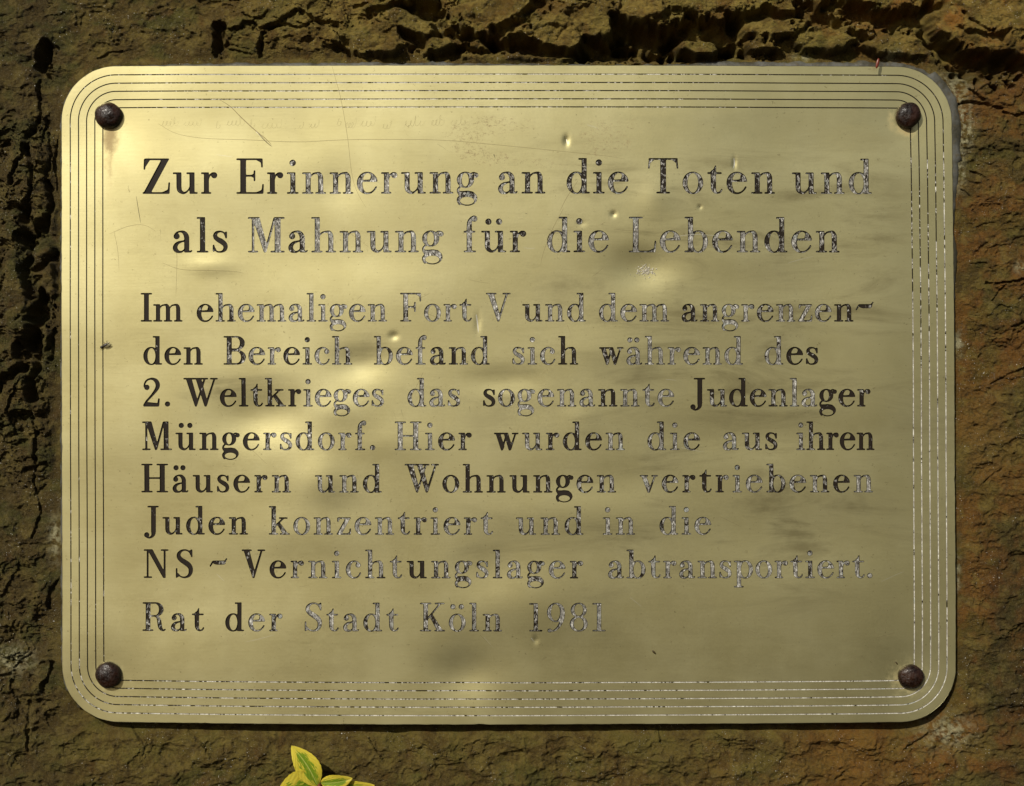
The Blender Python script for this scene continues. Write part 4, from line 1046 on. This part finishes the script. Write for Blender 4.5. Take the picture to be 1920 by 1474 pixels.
# ------------------------------------------------------------------ variegated sprig at the foot
def mat_leaf():
    n = NT("variegated_leaf")
    uv = n.t.nodes.new("ShaderNodeUVMap").outputs[0]
    sep = n.t.nodes.new("ShaderNodeSeparateXYZ"); n.t.links.new(uv, sep.inputs[0])
    u, v = sep.outputs[0], sep.outputs[1]        # u along, v across -1..1 (stored 0..1)
    vv = n.math('ABSOLUTE', n.math('MULTIPLY_ADD', v, 2.0, -1.0))
    mp = n.t.nodes.new("ShaderNodeMapping"); mp.inputs["Scale"].default_value = (2.2, 7, 1); n.t.links.new(uv, mp.inputs[0])
    adr = n.t.nodes.new("ShaderNodeVectorMath"); adr.operation = 'ADD'; n.t.links.new(mp.outputs[0], adr.inputs[0])
    oi = n.t.nodes.new("ShaderNodeObjectInfo"); n.t.links.new(oi.outputs["Random"], adr.inputs[1])
    ns = n.noise(adr.outputs[0], 2.2, 5, .7)
    edge = n.math('ADD', vv, n.math('MULTIPLY', n.math('SUBTRACT', ns, .5), 2.6))
    edge = n.math('ADD', edge, n.ramp(u, .72, .95, 0, .9)); 
    g = n.ramp(edge, .40, .52, 1, 0)
    ns2 = n.noise(adr.outputs[0], 5, 3, .6)
    green = n.mix(ns2, (.13, .26, .012), (.30, .42, .03))
    yel = n.mix(n.noise(adr.outputs[0], 3, 3, .6), (.72, .56, .02), (.82, .74, .12))
    c = n.mix(g, yel, green)
    c = n.mix(n.ramp(vv, .02, .055, .8, 0), c, (.62, .64, .16))
    n.set("Base Color", c); n.set("Roughness", .38); n.set("Specular IOR Level", .4)
    side = n.math('SINE', n.math('MULTIPLY_ADD', u, 46, n.math('MULTIPLY', vv, 22)))
    n.set("Normal", n.bump(n.math('ADD', n.math('MULTIPLY', side, .35), ns2), .0004, .35))
    # thin leaf: some light comes through
    tr = n.t.nodes.new("ShaderNodeBsdfTranslucent"); n.t.links.new(c, tr.inputs[0])
    mx = n.t.nodes.new("ShaderNodeMixShader"); mx.inputs[0].default_value = .3
    out = n.t.nodes["Material Output"]
    n.t.links.new(n.b.outputs[0], mx.inputs[1]); n.t.links.new(tr.outputs[0], mx.inputs[2]); n.t.links.new(mx.outputs[0], out.inputs[0])
    return n.m
M_LEAF = mat_leaf()
n = NT("green_stem"); n.set("Base Color", n.mix(n.noise(n.pos(), 300, 3, .5), (.16, .17, .03), (.22, .10, .03))); n.set("Roughness", .55); M_STEM = n.m
sprig = bpy.data.objects.new("plant_sprig", None); C.objects.link(sprig); sprig.location = P(604, 1560, 14)
tag(sprig, "sprig of yellow edged green leaves growing up below the plaque", "plant")
def leaf(base, tip, width, hb, ht, bow=6, fold=.25, roll=0.0, skew=0.0):
    """base/tip in photo px, hb/ht height off the wall; width px"""
    b = np.array([base[0], -base[1], hb], float); t = np.array([tip[0], -tip[1], ht], float)
    ax_ = t - b; L = np.linalg.norm(ax_); ax_ /= L
    nrm_ = np.array([0, 0, 1.0]); side_ = np.cross(nrm_, ax_); side_ /= np.linalg.norm(side_); up = np.cross(ax_, side_)
    side2 = side_ * math.cos(roll) + up * math.sin(roll); up2 = -side_ * math.sin(roll) + up * math.cos(roll)
    NU, NV = 26, 14
    vs = []; uv = []; fs = []
    for i in range(NU + 1):
        u = i / NU
        w = width / 2 * (math.sin(math.pi * u ** .82) ** .78 if 0 < u < 1 else 0) * (1 + .02 * math.sin(u * 60))
        for j in range(NV + 1):
            v = j / NV * 2 - 1
            p = b + ax_ * L * u + side2 * (w * v + skew * width * math.sin(math.pi * u)) + up2 * (bow * math.sin(math.pi * u) - fold * w * abs(v) * -1 * (1 - .3 * abs(v)) + .9 * math.sin(u * 9 + v * 2) * abs(v))
            vs.append(((p[0] - 960) * S, -p[2] * S, (737 + p[1]) * S)); uv.append((u, (v + 1) / 2))
    for i in range(NU):
        for j in range(NV):
            a = i * (NV + 1) + j; fs.append((a, a + 1, a + NV + 2, a + NV + 1))
    # a second skin behind gives the blade its thickness
    m_ = len(vs); th = .6 * S
    vs += [(x_, y_ + th, z_) for x_, y_, z_ in vs]; uv += uv
    fs += [(m_ + a, m_ + d_, m_ + c_, m_ + b_) for a, b_, c_, d_ in fs]
    me = mesh_from("leaf", vs, fs, True)
    ul = me.uv_layers.new(name="UVMap")
    for lp in me.loops: ul.data[lp.index].uv = uv[lp.vertex_index]
    return link("leaf", me, sprig, M_LEAF, (0, 0, 0))
leaf((598, 1468), (551, 1391), 46, 22, 34, 4, .22, 0.05, -.10)
leaf((602, 1464), (524, 1480), 84, 16, 22, 6, .2, -.15, .06)
leaf((604, 1462), (664, 1452), 32, 26, 34, 4, .22, .15, -.06)
leaf((606, 1468), (704, 1468), 34, 14, 20, 5, .25, .1, -.14)
leaf((602, 1500), (560, 1590), 52, 12, 20, 6, .2, 0)
leaf((604, 1510), (668, 1580), 50, 12, 18, 6, .2, 0)
def tube(pts, name, mat, parent, seg=8):
    c = crom([(x_, y_, z_) for x_, y_, z_, r_ in pts], 8); rr = np.interp(np.linspace(0, len(pts) - 1, len(c)), range(len(pts)), [p[3] for p in pts])
    vs = []; fs = []
    for (x_, y_, z_), r_ in zip(c, rr):
        for k in range(seg):
            a = 6.2832 * k / seg; vs.append(P(x_ + r_ * math.cos(a), y_ + r_ * .3 * math.sin(a), z_ + r_ * math.sin(a)))
    for i in range(len(c) - 1):
        for k in range(seg):
            fs.append((i * seg + k, (i + 1) * seg + k, (i + 1) * seg + (k + 1) % seg, i * seg + (k + 1) % seg))
    fs.append(tuple(range(seg))[::-1]); fs.append(tuple(range((len(c) - 1) * seg, len(c) * seg)))
    return link(name, mesh_from(name, vs, fs, True), parent, mat, (0, 0, 0))
tube([(602, 1465, 24, 2.0), (603, 1478, 20, 3.4), (603, 1510, 14, 3.2), (606, 1600, 8, 3.6), (612, 1700, -4, 4)], "stem", M_STEM, sprig)
n = NT("red_brown_bud"); n.set("Base Color", (.14, .035, .012, 1)); n.set("Roughness", .4); M_BUD = n.m
tube([(601, 1469, 25, 1.5), (602, 1466, 29, 4.2), (603, 1463, 32, 1.0)], "bud", M_BUD, sprig)

# ------------------------------------------------------------------ small things on the plaque
def mat_simple(name, c, r, spec=.5):
    n = NT(name); n.set("Base Color", n.mix(n.noise(n.pos(), 900, 4, .6), tuple(v * .6 for v in c), c)); n.set("Roughness", r); n.set("Specular IOR Level", spec); return n.m
def ell(cx, cy, h, rx, ry, rz, ang, name, mat, parent, taper=0.0, nseg=10, nring=8):
    vs = []; fs = []; ca, sa = math.cos(ang), math.sin(ang)
    for i in range(nring + 1):
        t = math.pi * i / nring; x_ = -math.cos(t) * rx; q = math.sin(t) * (1 - taper * math.cos(t) * -1)
        for k in range(nseg):
            a = 6.2832 * k / nseg; y_ = q * ry * math.cos(a); z_ = q * rz * math.sin(a)
            vs.append(P(cx + x_ * ca - y_ * sa, cy + x_ * sa + y_ * ca, h + z_))
    for i in range(nring):
        for k in range(nseg):
            fs.append((i * nseg + k, (i + 1) * nseg + k, (i + 1) * nseg + (k + 1) % nseg, i * nseg + (k + 1) % nseg))
    return link(name, mesh_from(name, vs, fs, True), parent, mat, (0, 0, 0))
M_RED = mat_simple("red_bud_scale", (.20, .035, .016), .35)
o = ell(1643, 121, 11.0, 10, 3.0, 1.6, math.radians(103), "bud_scale", M_RED, None)
tag(o, "tiny red bud scale caught on the plaque's top edge at the right", "bud scale")
fly = bpy.data.objects.new("fly", None); C.objects.link(fly); fly.location = P(196, 648, float(relief(196, 648)[0]))
tag(fly, "tiny dark fly sitting on the plaque's left frame lines", "fly")
M_FLY = mat_simple("dark_insect_body", (.05, .04, .03), .45); 
n = NT("fly_wing"); n.set("Base Color", (.20, .17, .08, 1)); n.set("Roughness", .3); n.set("Alpha", .75); M_WING = n.m
hf = float(relief(196, 648)[0])
ell(190.5, 650.5, hf + 3, 3.2, 2.6, 2.2, -.5, "head", M_FLY, fly); ell(198, 647, hf + 3.2, 6.5, 3.2, 2.6, -.5, "body", M_FLY, fly)
ell(202.5, 648.5, hf + 4.6, 6.2, 2.3, .35, -.38, "wing", M_WING, fly); ell(201.5, 645.5, hf + 4.8, 5.8, 1.8, .35, -.75, "wing", M_WING, fly)
for (a0, b0, a1, b1) in ((196, 645, 194.5, 641), (199, 644, 199.5, 638.5), (192, 652, 186, 653.5), (197, 651, 199, 655), (202, 650, 206, 652), (190, 653, 188, 656)):
    tube([(a0, b0, hf + 2.6, .35), ((a0 + a1) / 2, (b0 + b1) / 2, hf + 3, .3), (a1, b1, hf + .4, .25)], "leg", M_FLY, fly, 5)
M_SEED = mat_simple("dark_husk", (.06, .04, .012), .45)
o = ell(1226, 1222.5, float(relief(1226, 1222)[0]) + 1.0, 5.0, 1.9, 1.4, math.radians(46), "seed_husk", M_SEED, None)
tag(o, "small dark husk stuck on bare brass below the year 1981, to its right", "husk")
o = ell(1681.5, 1243.5, float(relief(1681, 1243)[0]) + .9, 3.6, 1.3, 1.1, math.radians(52), "seed_husk", M_SEED, None)
tag(o, "small dark husk just above the lower right bolt of the plaque", "husk")
